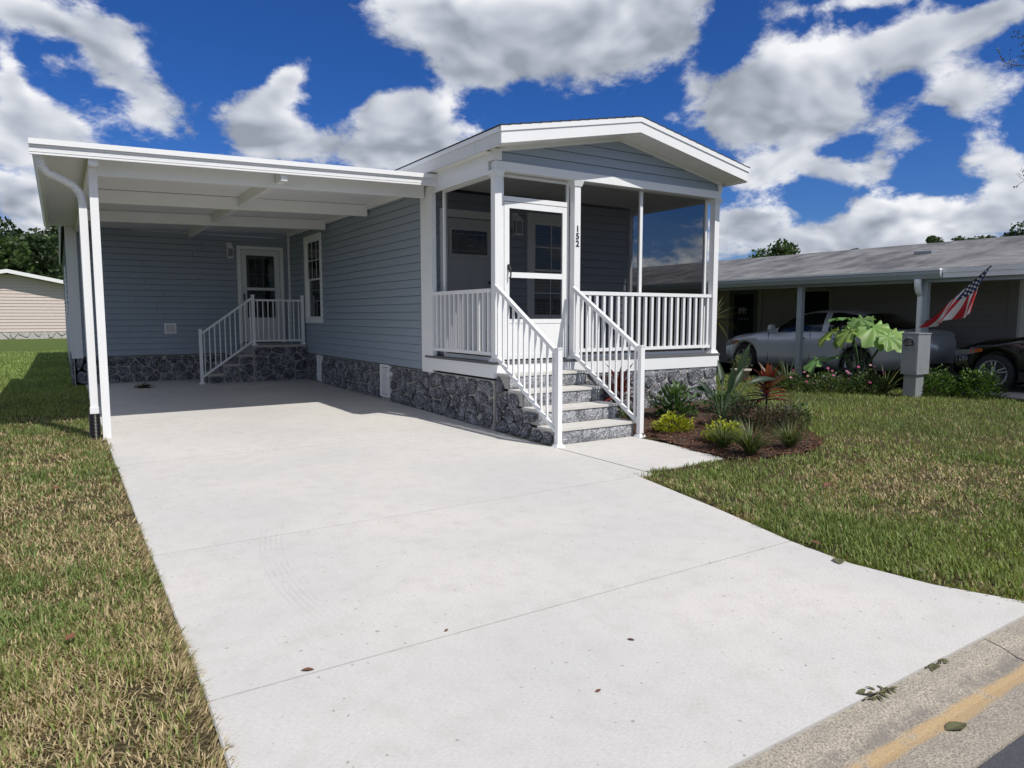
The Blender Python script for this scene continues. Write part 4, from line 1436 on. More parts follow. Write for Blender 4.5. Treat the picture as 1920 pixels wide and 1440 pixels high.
def grass_patch(name, label, x0, x1, y0, y1, dens0, dry_bias, seed, dmin=0.0, keep=None):
    g = np.random.default_rng(seed)
    area = (x1 - x0) * (y1 - y0)
    N = int(area * dens0)
    X = g.uniform(x0, x1, N); Y = g.uniform(y0, y1, N)
    # seen from near the camera: thin out with distance, and skip what lies outside a wide view wedge
    d = np.hypot(X, Y)
    az = np.degrees(np.arctan2(X, Y))
    acc = g.random(N) < 1.0 / (1 + (d / 3.4) ** 2.0) * 1.35
    acc &= (az > -16) & (az < 82)
    acc &= ~((X > DRIVE_L - .008) & (X < DR_V(Y) + .008) & (Y < 17))
    acc &= ~((X > 4.5) & (X < 5.72 + .11 * np.clip((Y - 4.76) / 1.46, 0, 1)) & (Y > 4.77) & (Y < 6.3))
    acc &= ~((X > XW - .1) & (X < XR + .05) & (Y > YF - .05))
    acc &= ~((X > .15) & (Y > YR - .1) & (X < 9))
    acc &= Y > 1.42
    acc &= ~bed_inside(X, Y)
    if keep is not None:
        acc &= keep(X, Y)
    clump = vnoise(X, Y, .09, 3) * .6 + vnoise(X, Y, .35, 5) * .4
    acc &= g.random(N) < .10 + 1.75 * clump ** 1.8
    X, Y, d = X[acc], Y[acc], d[acc]
    N = len(X)
    Z = LAWN_V(X, Y) - .004
    dry = .40 * vnoise(X, Y, .8, 11) + .35 * vnoise(X, Y, .2, 12) + .25 * vnoise(X, Y, .07, 13) + dry_bias(X, Y)
    isdry = g.random(N) < np.clip(.42 + (dry - .5) * 1.75, .06, .88)
    lod = 1 + (d / 6.0)
    Lh = g.uniform(.026, .066, N) * (0.65 + .5 * vnoise(X, Y, .5, 21) + .45 * vnoise(X, Y, .12, 22)) * np.where(isdry, .85, 1.0)
    Wd = g.uniform(.0028, .0054, N) * np.minimum(lod, 4.5)
    th = g.uniform(0, 2 * np.pi, N)
    lean = np.where(isdry, g.uniform(.5, 1.45, N), g.uniform(.15, 1.0, N))
    edge_l = (X > DRIVE_L - .06) & (X < DRIVE_L + .02) & (Y < 9.3)
    th = np.where(edge_l, g.uniform(-1.1, 1.1, N), th)
    edge_r = (X > DR_V(Y) - .02) & (X < DR_V(Y) + .07) & (Y < 4.8)
    th = np.where(edge_r, g.uniform(2.3, 4.4, N), th)
    lean = np.where(edge_l | edge_r, g.uniform(.5, 1.4, N), lean)
    dx, dy = np.cos(th), np.sin(th)
    sx, sy = -dy, dx
    hx = np.sin(lean) * Lh; hz = np.cos(lean) * Lh
    near = d < 8.5
    # colours
    tg = g.random((N, 1)); td = g.random((N, 1))
    gcol = np.array([.070, .105, .026]) * (1 - tg) + np.array([.185, .240, .075]) * tg
    yel = vnoise(X, Y, 1.3, 31)[:, None]
    gcol = gcol * (1 + .3 * (yel - .5)) * g.uniform(.8, 1.2, (N, 1)) + np.array([.04, .025, .0]) * np.clip(yel - .35, 0, 1)
    gcol = gcol * (1 + .45 * np.clip((Y[:, None] - 9) / 12, 0, 1))
    dcol = np.array([.24, .185, .095]) * (1 - td) + np.array([.56, .46, .27]) * td
    dcol = dcol * g.uniform(.8, 1.2, (N, 1))
    cols = np.where(isdry[:, None], dcol * 1.1, gcol * 1.36)
    V = []; F3 = []; F4 = []; C = []
    def rows(mask, bent):
        x, y, z = X[mask], Y[mask], Z[mask]
        w = Wd[mask] / 2; a, b = dx[mask], dy[mask]; s, q = sx[mask], sy[mask]
        h, hh = hx[mask], hz[mask]
        return x, y, z, w, a, b, s, q, h, hh
    x, y, z, w, a, b, s, q, h, hh = rows(near, True)
    k = len(x)
    P = np.empty((k, 5, 3))
    P[:, 0] = np.stack([x - s * w, y - q * w, z], 1); P[:, 1] = np.stack([x + s * w, y + q * w, z], 1)
    mx, my, mz = x + a * h * .40, y + b * h * .40, z + hh * .62
    P[:, 2] = np.stack([mx + s * w * .8, my + q * w * .8, mz], 1); P[:, 3] = np.stack([mx - s * w * .8, my - q * w * .8, mz], 1)
    P[:, 4] = np.stack([x + a * h, y + b * h, z + hh], 1)
    x, y, z, w, a, b, s, q, h, hh = rows(~near, False)
    k2 = len(x)
    Q = np.empty((k2, 3, 3))
    Q[:, 0] = np.stack([x - s * w, y - q * w, z], 1); Q[:, 1] = np.stack([x + s * w, y + q * w, z], 1)
    Q[:, 2] = np.stack([x + a * h, y + b * h, z + hh * 1.1], 1)
    verts = np.concatenate([P.reshape(-1, 3), Q.reshape(-1, 3)])
    base = np.arange(k) * 5
    quads = base[:, None] + np.array([0, 1, 2, 3])
    tris = base[:, None] + np.array([3, 2, 4])
    tris2 = 5 * k + np.arange(k2)[:, None] * 3 + np.array([0, 1, 2])
    me = bpy.data.meshes.new(name)
    nl = quads.size + tris.size + tris2.size
    me.vertices.add(len(verts)); me.vertices.foreach_set('co', verts.astype(np.float32).ravel())
    me.loops.add(nl)
    me.loops.foreach_set('vertex_index', np.concatenate([quads.ravel(), tris.ravel(), tris2.ravel()]).astype(np.int32))
    npoly = len(quads) + len(tris) + len(tris2)
    me.polygons.add(npoly)
    tot = np.concatenate([np.full(len(quads), 4), np.full(len(tris) + len(tris2), 3)])
    me.polygons.foreach_set('loop_start', np.concatenate([[0], np.cumsum(tot)[:-1]]).astype(np.int32))
    me.update(calc_edges=True)
    at = me.color_attributes.new('Col', 'FLOAT_COLOR', 'POINT')
    cc = np.concatenate([np.repeat(cols[near], 5, 0), np.repeat(cols[~near], 3, 0)])
    cc = np.concatenate([cc, np.ones((len(cc), 1))], 1)
    at.data.foreach_set('color', cc.astype(np.float32).ravel())
    me.materials.append(MATS['grass'])
    ob = bpy.data.objects.new(name, me)
    COL.objects.link(ob)
    WPOS[ob.name] = Vector((0, 0, 0))
    tag(ob, label, 'grass', kind='stuff')
    return ob


def build_lawn():
    grass_patch('lawn_grass', 'patchy half-dry lawn grass left of the driveway', -3.2, .42, 1.42, 34, 30000,
                lambda x, y: (.13 + .10 * np.clip((7 - y) / 4, -.6, 1)) - .45 * np.clip((y - 10) / 8, 0, 1), 101)
    grass_patch('lawn_grass', 'green lawn grass with dry patches right of the driveway', 3.8, 17, 1.42, 13, 18000,
                lambda x, y: -.15 - .20 * np.clip((y + .3 * x - 7) / 2.5, 0, 1) + .30 * np.exp(-((x - 6.3) ** 2 / 1.6 + (y - 3.2) ** 2 / .5)), 102,
                keep=lambda x, y: ~((x > 12.9) & (y > 1)))


build_lawn()

# ------------------------------------------------------------------ planting
def rnd_dir(r, tilt0, tilt1):
    th = r.uniform(0, 2 * math.pi); ti = r.uniform(tilt0, tilt1)
    return Vector((math.cos(th) * math.sin(ti), math.sin(th) * math.sin(ti), math.cos(ti)))


def vary(r, c, k=.25):
    f = r.uniform(1 - k, 1 + k)
    return (c[0] * f * r.uniform(.9, 1.1), c[1] * f, c[2] * f * r.uniform(.85, 1.15))


def shrub(name, label, loc, rx, ry, rz, n, L, W, cols, seed, group=None, stems=10, cat='shrub', shape=(0.1, .8, 1, .6, 0), droop=.5, flowers=None, hollow=.55):
    """bush of real leaves through the crown volume, on a handful of stems"""
    r = random.Random(seed)
    base = Vector(loc)
    s = thing(name, label, cat, loc, group)
    mb = MB()
    for k in range(n):
        while True:
            p = Vector((r.uniform(-1, 1), r.uniform(-1, 1), r.uniform(-.25, 1)))
            if hollow < p.length < 1.0 or (p.length < 1 and r.random() < .25): break
        lump = .80 + .35 * mnoise.noise(p * 2.2 + Vector((seed, 0, 0)))
        q = base + Vector((p.x * rx * lump, p.y * ry * lump, max(.02, (p.z * .8 + .2) * rz * lump)))
        d = (Vector((p.x, p.y, p.z * .6 + .35)).normalized() + rnd_dir(r, 0, 1.6) * .8).normalized()
        mb.leaf(q, d, Vector((0, 0, 1)) + rnd_dir(r, 0, 1.2) * .4, L * r.uniform(.7, 1.25), W * r.uniform(.75, 1.2), vary(r, r.choice(cols)), droop, shape)
    mb.build('foliage', 'leaf', s)
    st = MB()
    for k in range(stems):
        d = rnd_dir(r, .1, .8)
        e = base + Vector((d.x * rx * .8, d.y * ry * .8, rz * .75))
        m = base.lerp(e, .5) + Vector((0, 0, rz * .1))
        st.tube([base + Vector((d.x * .03, d.y * .03, -.03)), m, e], [.008, .006, .003], 5)
    st.build('stem', 'twig', s)
    if flowers:
        fb = MB()
        fcols, cnt, fs = flowers
        for k in range(cnt):
            p = rnd_dir(r, 0, 1.35)
            c = base + Vector((p.x * rx * .95, p.y * ry * .95, (p.z * .8 + .25) * rz))
            n0 = Vector((-.5, -.6, .7)) + rnd_dir(r, 0, 1) * .5
            n0.normalize(); u = n0.orthogonal().normalized(); col = vary(r, r.choice(fcols), .15)
            for q in range(5):
                a = q * 2 * math.pi / 5 + r.random()
                d = u * math.cos(a) + n0.cross(u) * math.sin(a)
                fb.leaf(c, (d + n0 * .3), n0, fs, fs * .8, col, .3, (.2, 1, .7))
        fb.build('blossom', 'leaf', s)
    return s


def tuft(name, label, loc, n, L, W, cols, seed, spread=.75, group=None, cat='grass plant', bend=1.1, z0=0.0):
    r = random.Random(seed)
    s = thing(name, label, cat, loc, group)
    mb = MB()
    for k in range(n):
        d = rnd_dir(r, .05, spread)
        mb.leaf(Vector(loc) + Vector((d.x * .05, d.y * .05, z0)), d, Vector((0, 0, 1)) - d * .5, L * r.uniform(.6, 1.15), W * r.uniform(.8, 1.2), vary(r, r.choice(cols)), bend * r.uniform(.4, 1.2), (.6, 1, .95, .8, .55, .0), .25)
    mb.build('foliage', 'leaf', s)
    return s


def bigleaf(parent, base, tip_dir, n, L, W, col, bend, shape, name='leaf', fold=.25):
    MB().leaf(base, tip_dir, n, L, W, col, bend, shape, fold).build(name, 'leaf', parent, True)


def build_bed():
    # mulch mound with loose bark chips
    bed = part('mulch_bed', (6.9, 5.9, 0), None)
    tag(bed, 'dark brown bark mulch bed between front steps and lawn', None, None, 'structure')
    xs = np.arange(5.5, 8.8, .1); ys = np.arange(4.3, 7.6, .1)
    mb = MB(); idx = {}
    def mz(x, y):
        return lawn_z(x, y) + .012 + .02 * float(vnoise(x, y, .3, 7))
    for i, x in enumerate(xs):
        for j, y in enumerate(ys):
            if in_poly(np.array(x), np.array(y), BED):
                idx[i, j] = len(mb.v); mb.v.append((x, y, mz(x, y)))
    for (i, j) in idx:
        q = [(i, j), (i + 1, j), (i + 1, j + 1), (i, j + 1)]
        if all(k in idx for k in q):
            mb.f.append(tuple(idx[k] for k in q))
    mb.build('mulch_base', 'soil', bed, True)
    r = random.Random(5)
    ch = MB(); n = 0
    while n < 9000:
        x, y = r.uniform(5.55, 8.7), r.uniform(4.35, 7.5)
        if not bool(in_poly(np.array(x), np.array(y), BED)):
            continue
        if y > 6.4 and r.random() < .6: continue
        n += 1
        c = Vector((x, y, mz(x, y) + r.uniform(.0, .022)))
        a = rnd_dir(r, .95, 1.9); L, w = r.uniform(.022, .065), r.uniform(.007, .018)
        s_ = a.cross(rnd_dir(r, 0, .6))
        if s_.length < .05: continue
        s_.normalize()
        k = r.random()
        col = vary(r, (.085, .036, .022) if k < .55 else ((.14, .062, .036) if k < .85 else (.24, .13, .085)), .4)
        i = len(ch.v)
        nn = a.cross(s_).normalized() * .004
        ch.v += [tuple(c - a * L / 2 - s_ * w * .3), tuple(c - s_ * w / 2 + nn), tuple(c + a * L / 2), tuple(c + s_ * w / 2 + nn)]
        ch.c += [col] * 4
        ch.f.append((i, i + 1, i + 2, i + 3))
    o = ch.build('bark_chips', 'chip', bed); tag(o, kind='stuff')
    gz = lambda x, y: lawn_z(x, y) + .025
    at = lambda x, y: (x, y, gz(x, y))
    yel = [(.34, .36, .015), (.42, .42, .03), (.22, .28, .02), (.28, .34, .02)]
    shrub('yellow_shrub', 'bright yellow-green low shrub next to the right stair post', at(6.24, 6.05), .31, .27, .25, 900, .042, .022, yel, 1, 'yellow shrubs in the mulch bed')
    shrub('yellow_shrub', 'bright yellow-green low shrub mid mulch bed behind grassy tufts', at(6.26, 5.28), .29, .25, .25, 850, .042, .022, yel, 2, 'yellow shrubs in the mulch bed')
    gr = [(.045, .095, .022), (.07, .14, .03), (.035, .07, .02), (.10, .17, .05)]
    shrub('leafy_shrub', 'mid-green leafy shrub against the stone skirting', at(6.95, 6.72), .42, .34, .50, 640, .085, .036, gr, 3)
    shrub('leafy_shrub', 'small green sprig right behind the stair railing post', at(6.15, 6.75), .16, .16, .26, 110, .075, .03, gr, 31)
    dk = [(.03, .05, .02), (.045, .07, .028), (.07, .09, .04), (.05, .045, .03)]
    shrub('spreading_shrub', 'dark fine-leaved spreading shrub in middle of mulch bed', at(7.05, 5.72), .56, .42, .42, 2600, .032, .012, dk, 4)
    shrub('spreading_shrub', 'purple-brown fine shrub below the red-leaved plant', at(7.15, 5.22), .46, .36, .40, 1900, .032, .012, [(.06, .045, .03), (.09, .06, .04), (.05, .06, .025), (.10, .09, .05)], 41)
    li = [(.04, .07, .02), (.07, .11, .03), (.10, .13, .04), (.14, .15, .06)]
    for k, (x, y, lab) in enumerate(((5.98, 5.06, 'grassy tuft in front of mid yellow shrub, nearest the walkway'), (5.93, 4.66, 'largest grassy tuft at front edge of mulch bed'), (6.48, 4.60, 'grassy tuft at right front of mulch bed'))):
        tuft('grass_tuft', lab, at(x, y), 190 if k != 1 else 260, .34 if k != 1 else .40, .009, li, 50 + k, .55, 'grassy tufts in the mulch bed')
    shrub('leafy_shrub', 'green ground shrub behind the tall stalks at porch corner', at(7.75, 6.55), .40, .34, .34, 520, .06, .028, gr, 32)
    shrub('leafy_shrub', 'low green shrub at the right rear edge of mulch bed', at(7.62, 5.35), .30, .28, .26, 420, .05, .022, gr, 33)
    # bird of paradise: long stalks each with one blade
    bp = thing('bird_of_paradise', 'tall dark green plant with long stalks and paddle leaves in bed', 'plant', at(6.72, 5.72))
    b0 = Vector(at(6.72, 5.72)); r = random.Random(9)
    for (dx, dy, dz, L, ld, bend) in ((.10, -.20, .92, .42, (.25, -.25, .9), .3), (.28, -.28, .78, .45, (.85, -.45, .35), .7), (-.15, .05, .62, .34, (-.75, .1, .35), .8), (-.22, .02, .55, .30, (-.5, .2, .8), .5), (.12, .12, .70, .38, (.2, .3, .9), .3), (.02, -.10, .60, .36, (-.05, -.3, .95), .3), (.18, -.05, .66, .36, (.5, -.1, .8), .5)):
        tip = b0 + Vector((dx, dy, dz)) * .72
        mid = b0.lerp(tip, .5) + Vector((dx, dy, 0)) * -.12
        MB().tube([b0 + Vector((r.uniform(-.03, .03), r.uniform(-.03, .03), -.02)), mid, tip], [.014, .010, .006], 6).build('stalk', 'stalk_green', bp)
        bigleaf(bp, tip, ld, Vector((-.3, -.6, .6)), L, .085, vary(r, (.028, .058, .028), .2), bend, (.1, .7, 1, .85, .5, .0), fold=.5)
    # red ti plants
    def ti(loc, label, n, seed, red, hgt, L=.26):
        t = thing('red_leaf_plant', label, 'plant', loc)
        r = random.Random(seed); b = Vector(loc)
        MB().tube([b + Vector((0, 0, -.03)), b + Vector((.01, .01, hgt * .6)), b + Vector((0, 0, hgt))], [.014, .012, .008], 6).build('stem', 'twig', t)
        for k in range(n):
            f = k / n
            th = k * 2.4
            ti_ = .25 + 1.15 * (1 - f) + r.uniform(-.1, .15)
            d = Vector((math.cos(th) * math.sin(ti_), math.sin(th) * math.sin(ti_), math.cos(ti_)))
            c = vary(r, r.choice(red), .25)
            bigleaf(t, b + Vector((0, 0, hgt * (.55 + .45 * f))), d, Vector((0, 0, 1)) - d * .6, L * r.uniform(.8, 1.2), .075, c, r.uniform(.2, .9), (.25, .8, 1, .8, .45, 0), fold=.35)
    ti(at(7.40, 5.60), 'orange-red leaved plant at the back right of mulch bed', 34, 12, [(.20, .035, .02), (.12, .02, .02), (.28, .09, .035), (.07, .018, .018), (.10, .05, .02)], .50, .34)
    ti(at(6.45, 7.26), 'dark red leaved plant behind the front step railing', 22, 13, [(.09, .012, .016), (.13, .02, .02), (.05, .01, .012)], .42, .42)
    # small dead leaves of the ti plant near the base are left out


plain('stalk_green', (.05, .09, .035), .5, .2, 10)
build_bed()

# ------------------------------------------------------------------ trees
def tree(name, label, loc, H, crown_r, crown_h, n, leaf, cols, seed, group=None, trunk_r=.18, clumps=14, squash=1.0, bare=False):
    r = random.Random(seed); g = np.random.default_rng(seed)
    t = thing(name, label, 'tree', loc, group)
    b = Vector(loc)
    top = b + Vector((0, 0, H - crown_h * .4))
    tr = MB()
    mid = b.lerp(top, .55) + Vector((r.uniform(-.2, .2), r.uniform(-.2, .2), 0))
    tr.tube([b + Vector((0, 0, -.1)), mid, top], [trunk_r, trunk_r * .7, trunk_r * .2], 8)
    cc = []
    c0 = b + Vector((0, 0, H - crown_h * .5))
    for k in range(clumps):
        d = rnd_dir(r, 0, 2.3)
        p = c0 + Vector((d.x * crown_r, d.y * crown_r, d.z * crown_h * .5)) * r.uniform(.45, .95)
        cc.append((p, r.uniform(.28, .5) * crown_r))
        s0 = mid.lerp(top, r.uniform(0, .8))
        tr.tube([s0, s0.lerp(p, .5) + Vector((0, 0, .1)), p], [trunk_r * .35, trunk_r * .2, trunk_r * .06], 5)
    tr.build('trunk', 'bark', t, True)
    per = n // clumps
    V = []; C = []
    for (p, rad) in cc:
        u = g.normal(size=(per, 3)); u /= np.linalg.norm(u, axis=1)[:, None]
        q = np.array(p) + u * rad * (g.random((per, 1)) ** .4) * np.array([1, 1, .8 * squash])
        a = g.normal(size=(per, 3)); a /= np.linalg.norm(a, axis=1)[:, None]
        e = np.cross(a, g.normal(size=(per, 3))); e /= np.linalg.norm(e, axis=1)[:, None]
        L = leaf * g.uniform(.6, 1.4, (per, 1))
        quad = np.stack([q - a * L * .5, q + e * L * .28, q + a * L * .5, q - e * L * .28], 1)
        V.append(quad.reshape(-1, 3))
        col = np.array(cols)[g.integers(0, len(cols), per)] * g.uniform(.65, 1.35, (per, 1))
        C.append(np.repeat(col, 4, 0))
    V = np.concatenate(V); C = np.concatenate(C)
    F = (np.arange(len(V) // 4)[:, None] * 4 + np.arange(4)).tolist()
    link_mesh('crown', V, F, 'leaf', t, False, tuple(c0), C.tolist())
    return t


GREEN = [(.035, .065, .018), (.05, .09, .025), (.07, .11, .03), (.03, .05, .016)]
DARK = [(.02, .04, .014), (.03, .055, .018), (.045, .07, .022)]
for k, (x, y, h, cr, ch, lab) in enumerate((
        (-6.2, 62, 8.6, 4.4, 7.2, 'tall dark leafy tree at far left behind beige house'),
        (-1.0, 64, 8.3, 3.8, 6.8, 'round dark leafy tree above the right end of beige house roof'),
        (-3.6, 60, 6.3, 3.0, 4.6, 'lower dark leafy tree just above the beige house ridge'),
        (2.6, 66, 9.0, 4.4, 8.0, 'dark leafy tree half hidden behind the carport post'))):
    tree('leafy_tree', lab, (x, y, 0), h, cr, ch, 8000, .40, DARK if k != 2 else GREEN, 200 + k, 'trees behind the beige house')
for k, (az, dist, h, cr, ch, lab, cols) in enumerate((
        (53.3, 48, 6.2, 1.9, 3.4, 'round green tree rising alone above grey shingle roof', GREEN),
        (58.7, 60, 6.4, 1.1, 3.0, 'small dark treetop left of the middle of grey roof ridge', DARK),
        (60.3, 60, 6.3, 0.9, 3.0, 'thin treetop behind the middle of grey roof ridge', GREEN),
        (63.4, 58, 7.1, 1.2, 3.6, 'upright bright green treetop right of the roof vent', GREEN),
        (64.8, 60, 7.0, 1.6, 3.0, 'bushy green treetop behind right part of grey roof', GREEN),
        (66.0, 62, 7.1, 1.2, 3.0, 'sparse green treetop near right end of grey roof', GREEN),
        (68.2, 60, 7.7, 2.2, 4.2, 'big dark treetop at the right edge above grey roof', DARK),
        (67.0, 58, 7.0, 1.0, 2.6, 'narrow treetop left of the big dark one at right edge', GREEN),
        (61.9, 60, 6.5, 1.0, 2.6, 'small pale treetop just left of the upright bright treetop', GREEN),
        (50.2, 62, 5.6, 2.6, 3.0, 'low dark tree line right of the porch corner post', DARK))):
    tree('roofline_tree', lab, (dist * math.sin(R(az)), dist * math.cos(R(az)), 0), h, cr, ch, 2600, .24, cols, 230 + k, 'treetops behind the grey neighbour roof', clumps=12)


def twig_tree():
    t = thing('sparse_tree', 'thin nearly bare tree branches reaching in at the upper right edge', 'tree', (29.6, 8.5, .1))
    b = Vector((29.6, 8.5, .1)); r = random.Random(77)
    w = MB(); w.tube([b, b + Vector((.1, .1, 4.4)), b + Vector((0, .2, 8.0)), b + Vector((-.2, .3, 11.4))], [.18, .14, .10, .03], 8)
    lf = MB()
    def branch(p, d, L, rad, lvl):
        pts = [p]; q = p.copy(); dd = d.copy()
        for k in range(5):
            dd = (dd + rnd_dir(r, 0, 3.1) * .22).normalized(); q = q + dd * L / 5; pts.append(q.copy())
        w.tube(pts, [rad * (1 - .15 * k) for k in range(6)], 5)
        if lvl < 2:
            for k in range(2, 6):
                for _ in range(2 if lvl else 1):
                    branch(pts[k], (dd + rnd_dir(r, .2, 2.0) * .9).normalized(), L * .42, rad * .5, lvl + 1)
        else:
            for k in range(3):
                lf.leaf(pts[-1 - k], rnd_dir(r, 0, 2.5), rnd_dir(r, 0, 1), .10, .045, vary(r, (.04, .06, .02)), .4, (.1, 1, 0))
    for k in range(7):
        z = 5.9 + k * .75
        a = 2.1 + r.uniform(-.7, .7)
        branch(b + Vector((0, .15, z)), Vector((math.cos(a), math.sin(a), .35)).normalized(), r.uniform(2.2, 3.2), .035, 0)
    w.build('trunk', 'bark', t, True)
    lf.build('crown', 'leaf', t)


twig_tree()

# ------------------------------------------------------------------ beige house far left
def build_beige():
    Y = 53.0
    h = thing('beige_house', 'distant beige sided house with white gable edge and pale stone base', 'house', (-2.6, Y, 0))
    fr = Frame((0, Y, 0), (1, 0, 0), (0, -1, 0))
    x0, x1, xp = -9.6, 4.4, -2.52
    zt, zp = 2.6, 4.05
    B('wall_core', 'beige_siding', h, x0, x1, Y + .05, Y + 9, 0, 2.7)
    clip = lambda z: (x0, x1) if z <= zt else (x0 + (z - zt) / (zp - zt) * (xp - x0), x1 - (z - zt) / (zp - zt) * (x1 - xp))
    siding(h, fr, x0, x1, .50, zp - .05, .20, clip=clip, mat='beige_siding', proud=.03, holes=[(-4.6, -3.28, .9, 1.9)])
    w = part('window', (-3.9, Y, .9), h)
    fr.b('pane', 'car_glass', w, -4.5, -3.36, .98, 1.82, -.02, .0)
    mb = MB()
    fr.box(mb, -4.6, -4.5, .9, 1.9, -.02, .05); fr.box(mb, -3.36, -3.26, .9, 1.9, -.02, .05); fr.box(mb, -4.5, -3.36, .9, .98, -.02, .049); fr.box(mb, -4.5, -3.36, 1.82, 1.9, -.02, .049)
    mb.build('frame', 'white_vinyl', w)
    B('skirt_core', 'grout_dark', h, x0, x1, Y + .001, Y + .05, -.05, .49)
    stones(h, fr, x0 + 3, x1 - 1, .0, .48, .62, .28, 300, mat='pale_stone', joint=.05, proud=.05)
    for s, xe in ((-1, x0 - .4), (1, x1 + .4)):
        ze = zp - abs(xe - xp) * (zp - zt) / (x1 - xp) if s > 0 else zp - abs(xe - xp) * (zp - zt) / (xp - x0)
        MB().prism([(xp, Y - .7, zp + .02), (xe, Y - .7, ze + .02), (xe, Y - .7, ze + .24), (xp, Y - .7, zp + .24)], (0, .06, 0)).build('rake_board', 'white_paint', h)
        MB().prism([(xp, Y - .63, zp + .04), (xe, Y - .63, ze + .04), (xe, Y - .63, ze + .22), (xp, Y - .63, zp + .22)], (0, 10, 0)).build('roof_slope', 'soffit_white', h)


build_beige()

# ------------------------------------------------------------------ grey neighbour house on the right with its carport
NX, NZ = 13.2, 2.26


def build_neighbour():
    h = thing('grey_house', 'low grey house at right with shingle roof over an open carport', 'house', (16.5, 12, .1))
    XWALL = 16.0
    fr = Frame((XWALL, 0, 0), (0, 1, 0), (-1, 0, 0))
    ff = Frame((0, 6.35, 0), (1, 0, 0), (0, -1, 0))
    w = part('side_wall', (XWALL, 12, .1), h)
    B('wall_core', 'nb_siding', w, XWALL + .005, 21, 6.36, 24, 0, 2.5)
    holes = [(12.35, 13.55, .2, 2.3), (10.3, 11.2, .95, 2.15)]
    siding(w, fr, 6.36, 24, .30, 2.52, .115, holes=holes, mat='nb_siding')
    siding(w, ff, 16.02, 21, .30, 2.50, .115, mat='nb_siding_light')  # front wall: sunlight put into a paler copy of the side wall colour
    B('corner_board', 'nb_siding', w, XWALL - .03, XWALL + .10, 6.30, 6.48, .2, 2.5)
    B('base_strip', 'grout_dark', w, XWALL - .01, XWALL + .004, 6.37, 24, .05, .30)
    d = part('entry_door', fr.p(12.95, .2), h)
    fr.b('door_leaf', 'backing', d, 12.47, 13.43, .2, 2.2, -.004, .03)
    mb = MB()
    fr.box(mb, 12.35, 12.47, .2, 2.3, -.004, .045); fr.box(mb, 13.43, 13.55, .2, 2.3, -.004, .045); fr.box(mb, 12.47, 13.43, 2.2, 2.3, -.004, .044)
    mb.build('door_trim', 'nb_siding', d)
    fr.b('pane', 'car_glass', d, 12.62, 13.28, .9, 2.05, .03, .034)
    # white arched decal on the glass
    for k in range(4):
        c = 12.84 + k * .07
        MB().tube([fr.p(c, 1.62, .038), fr.p(c + .03, 1.70, .038), fr.p(c + .045, 1.60, .038), fr.p(c + .03, 1.52, .038)], .010, 6).build('decal_mark', 'white_paint', d)
    for k in range(4):
        MB().disc(fr.p(12.80 + k * .09, 1.38, .036), fr.N, .018, .004, 8).build('decal_mark', 'white_paint', d)
    wn = part('window', fr.p(10.75, .95), h)
    fr.b('pane', 'car_glass', wn, 10.38, 11.12, 1.03, 2.07, -.004, .004)
    mb = MB()
    fr.box(mb, 10.3, 10.38, .95, 2.15, -.004, .03); fr.box(mb, 11.12, 11.2, .95, 2.15, -.004, .03); fr.box(mb, 10.38, 11.12, .95, 1.03, -.004, .029); fr.box(mb, 10.38, 11.12, 2.07, 2.15, -.004, .029)
    mb.build('frame', 'nb_siding', wn)
    # roof: long slope facing us, other slope behind
    rf = part('roof', (16.6, 12, NZ), h)
    Y0, Y1, xr, zr = 2.4, 24.6, 16.75, NZ + 3.55 * .225
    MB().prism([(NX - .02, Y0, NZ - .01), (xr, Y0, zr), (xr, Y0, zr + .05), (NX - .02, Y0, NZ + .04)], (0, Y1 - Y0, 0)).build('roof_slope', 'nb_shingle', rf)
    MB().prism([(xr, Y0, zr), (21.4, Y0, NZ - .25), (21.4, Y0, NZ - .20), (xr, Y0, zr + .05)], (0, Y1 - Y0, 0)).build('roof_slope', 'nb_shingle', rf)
    B('carport_ceiling', 'nb_siding', rf, NX + .03, XWALL - .002, Y0 + .05, Y1, NZ - .10, NZ - .06)
    MB().prism([(15.05, 7.55, 2.62), (15.35, 7.55, 2.69), (15.35, 7.55, 2.83), (15.05, 7.55, 2.79)], (0, .35, 0)).build('roof_vent', 'galv', rf)
    # gutter along the eave, bare fascia nearer the street
    g = part('gutter', (NX, 10, NZ), h)
    prof = [(NX + .0, NZ + .0), (NX - .12, NZ + .0), (NX - .12, NZ - .05), (NX - .07, NZ - .14), (NX + .0, NZ - .14)]
    MB().prism([(x, 6.40, z) for x, z in prof], (0, Y1 - 6.5, 0)).build('trough', 'grey_pvc', g)
    B('drip_edge', 'white_paint', g, NX - .135, NX + .0, 6.40, Y1 - .1, NZ + .002, NZ + .035)
    B('fascia_board', 'white_paint', g, NX - .03, NX + .02, Y0, 6.395, NZ - .13, NZ + .03)
    B('fascia_strip', 'white_paint', g, NX - .042, NX - .031, Y0, 6.395, NZ - .04, NZ + .034)
    for y in (6.75, 9.32):
        p = part('carport_post', (NX + .15, y, .1), h)
        B('shaft', 'grey_pvc', p, NX + .08, NX + .19, y - .055, y + .055, .05, NZ - .102)
    B('carport_header', 'grey_pvc', h, NX + .07, NX + .20, Y0 + .2, Y1 - .2, NZ - .101 - .10, NZ - .1025)
    ds = MB()
    ds.tube([(NX - .06, 6.80, NZ - .14), (NX - .06, 6.80, NZ - .26), (NX - .02, 6.80, NZ - .36), (NX + .05, 6.80, NZ - .42)], [.06, .06, .058, .055], 10)
    ds.build('downspout_elbow', 'white_paint', g, True)
    B('downspout', 'white_paint', g, NX + .005, NX + .075, 6.76, 6.83, .15, NZ - .40)
    # concrete pad
    pad = part('neighbour_driveway', (15, 8, .1), None)
    tag(pad, kind='structure')
    y = 1.45
    while y < 22:
        B('concrete_slab', 'nb_concrete', pad, 13.05, XWALL - .05, y + .006, y + 3.0, 0.02, .132 - .0)
        y += 3.006


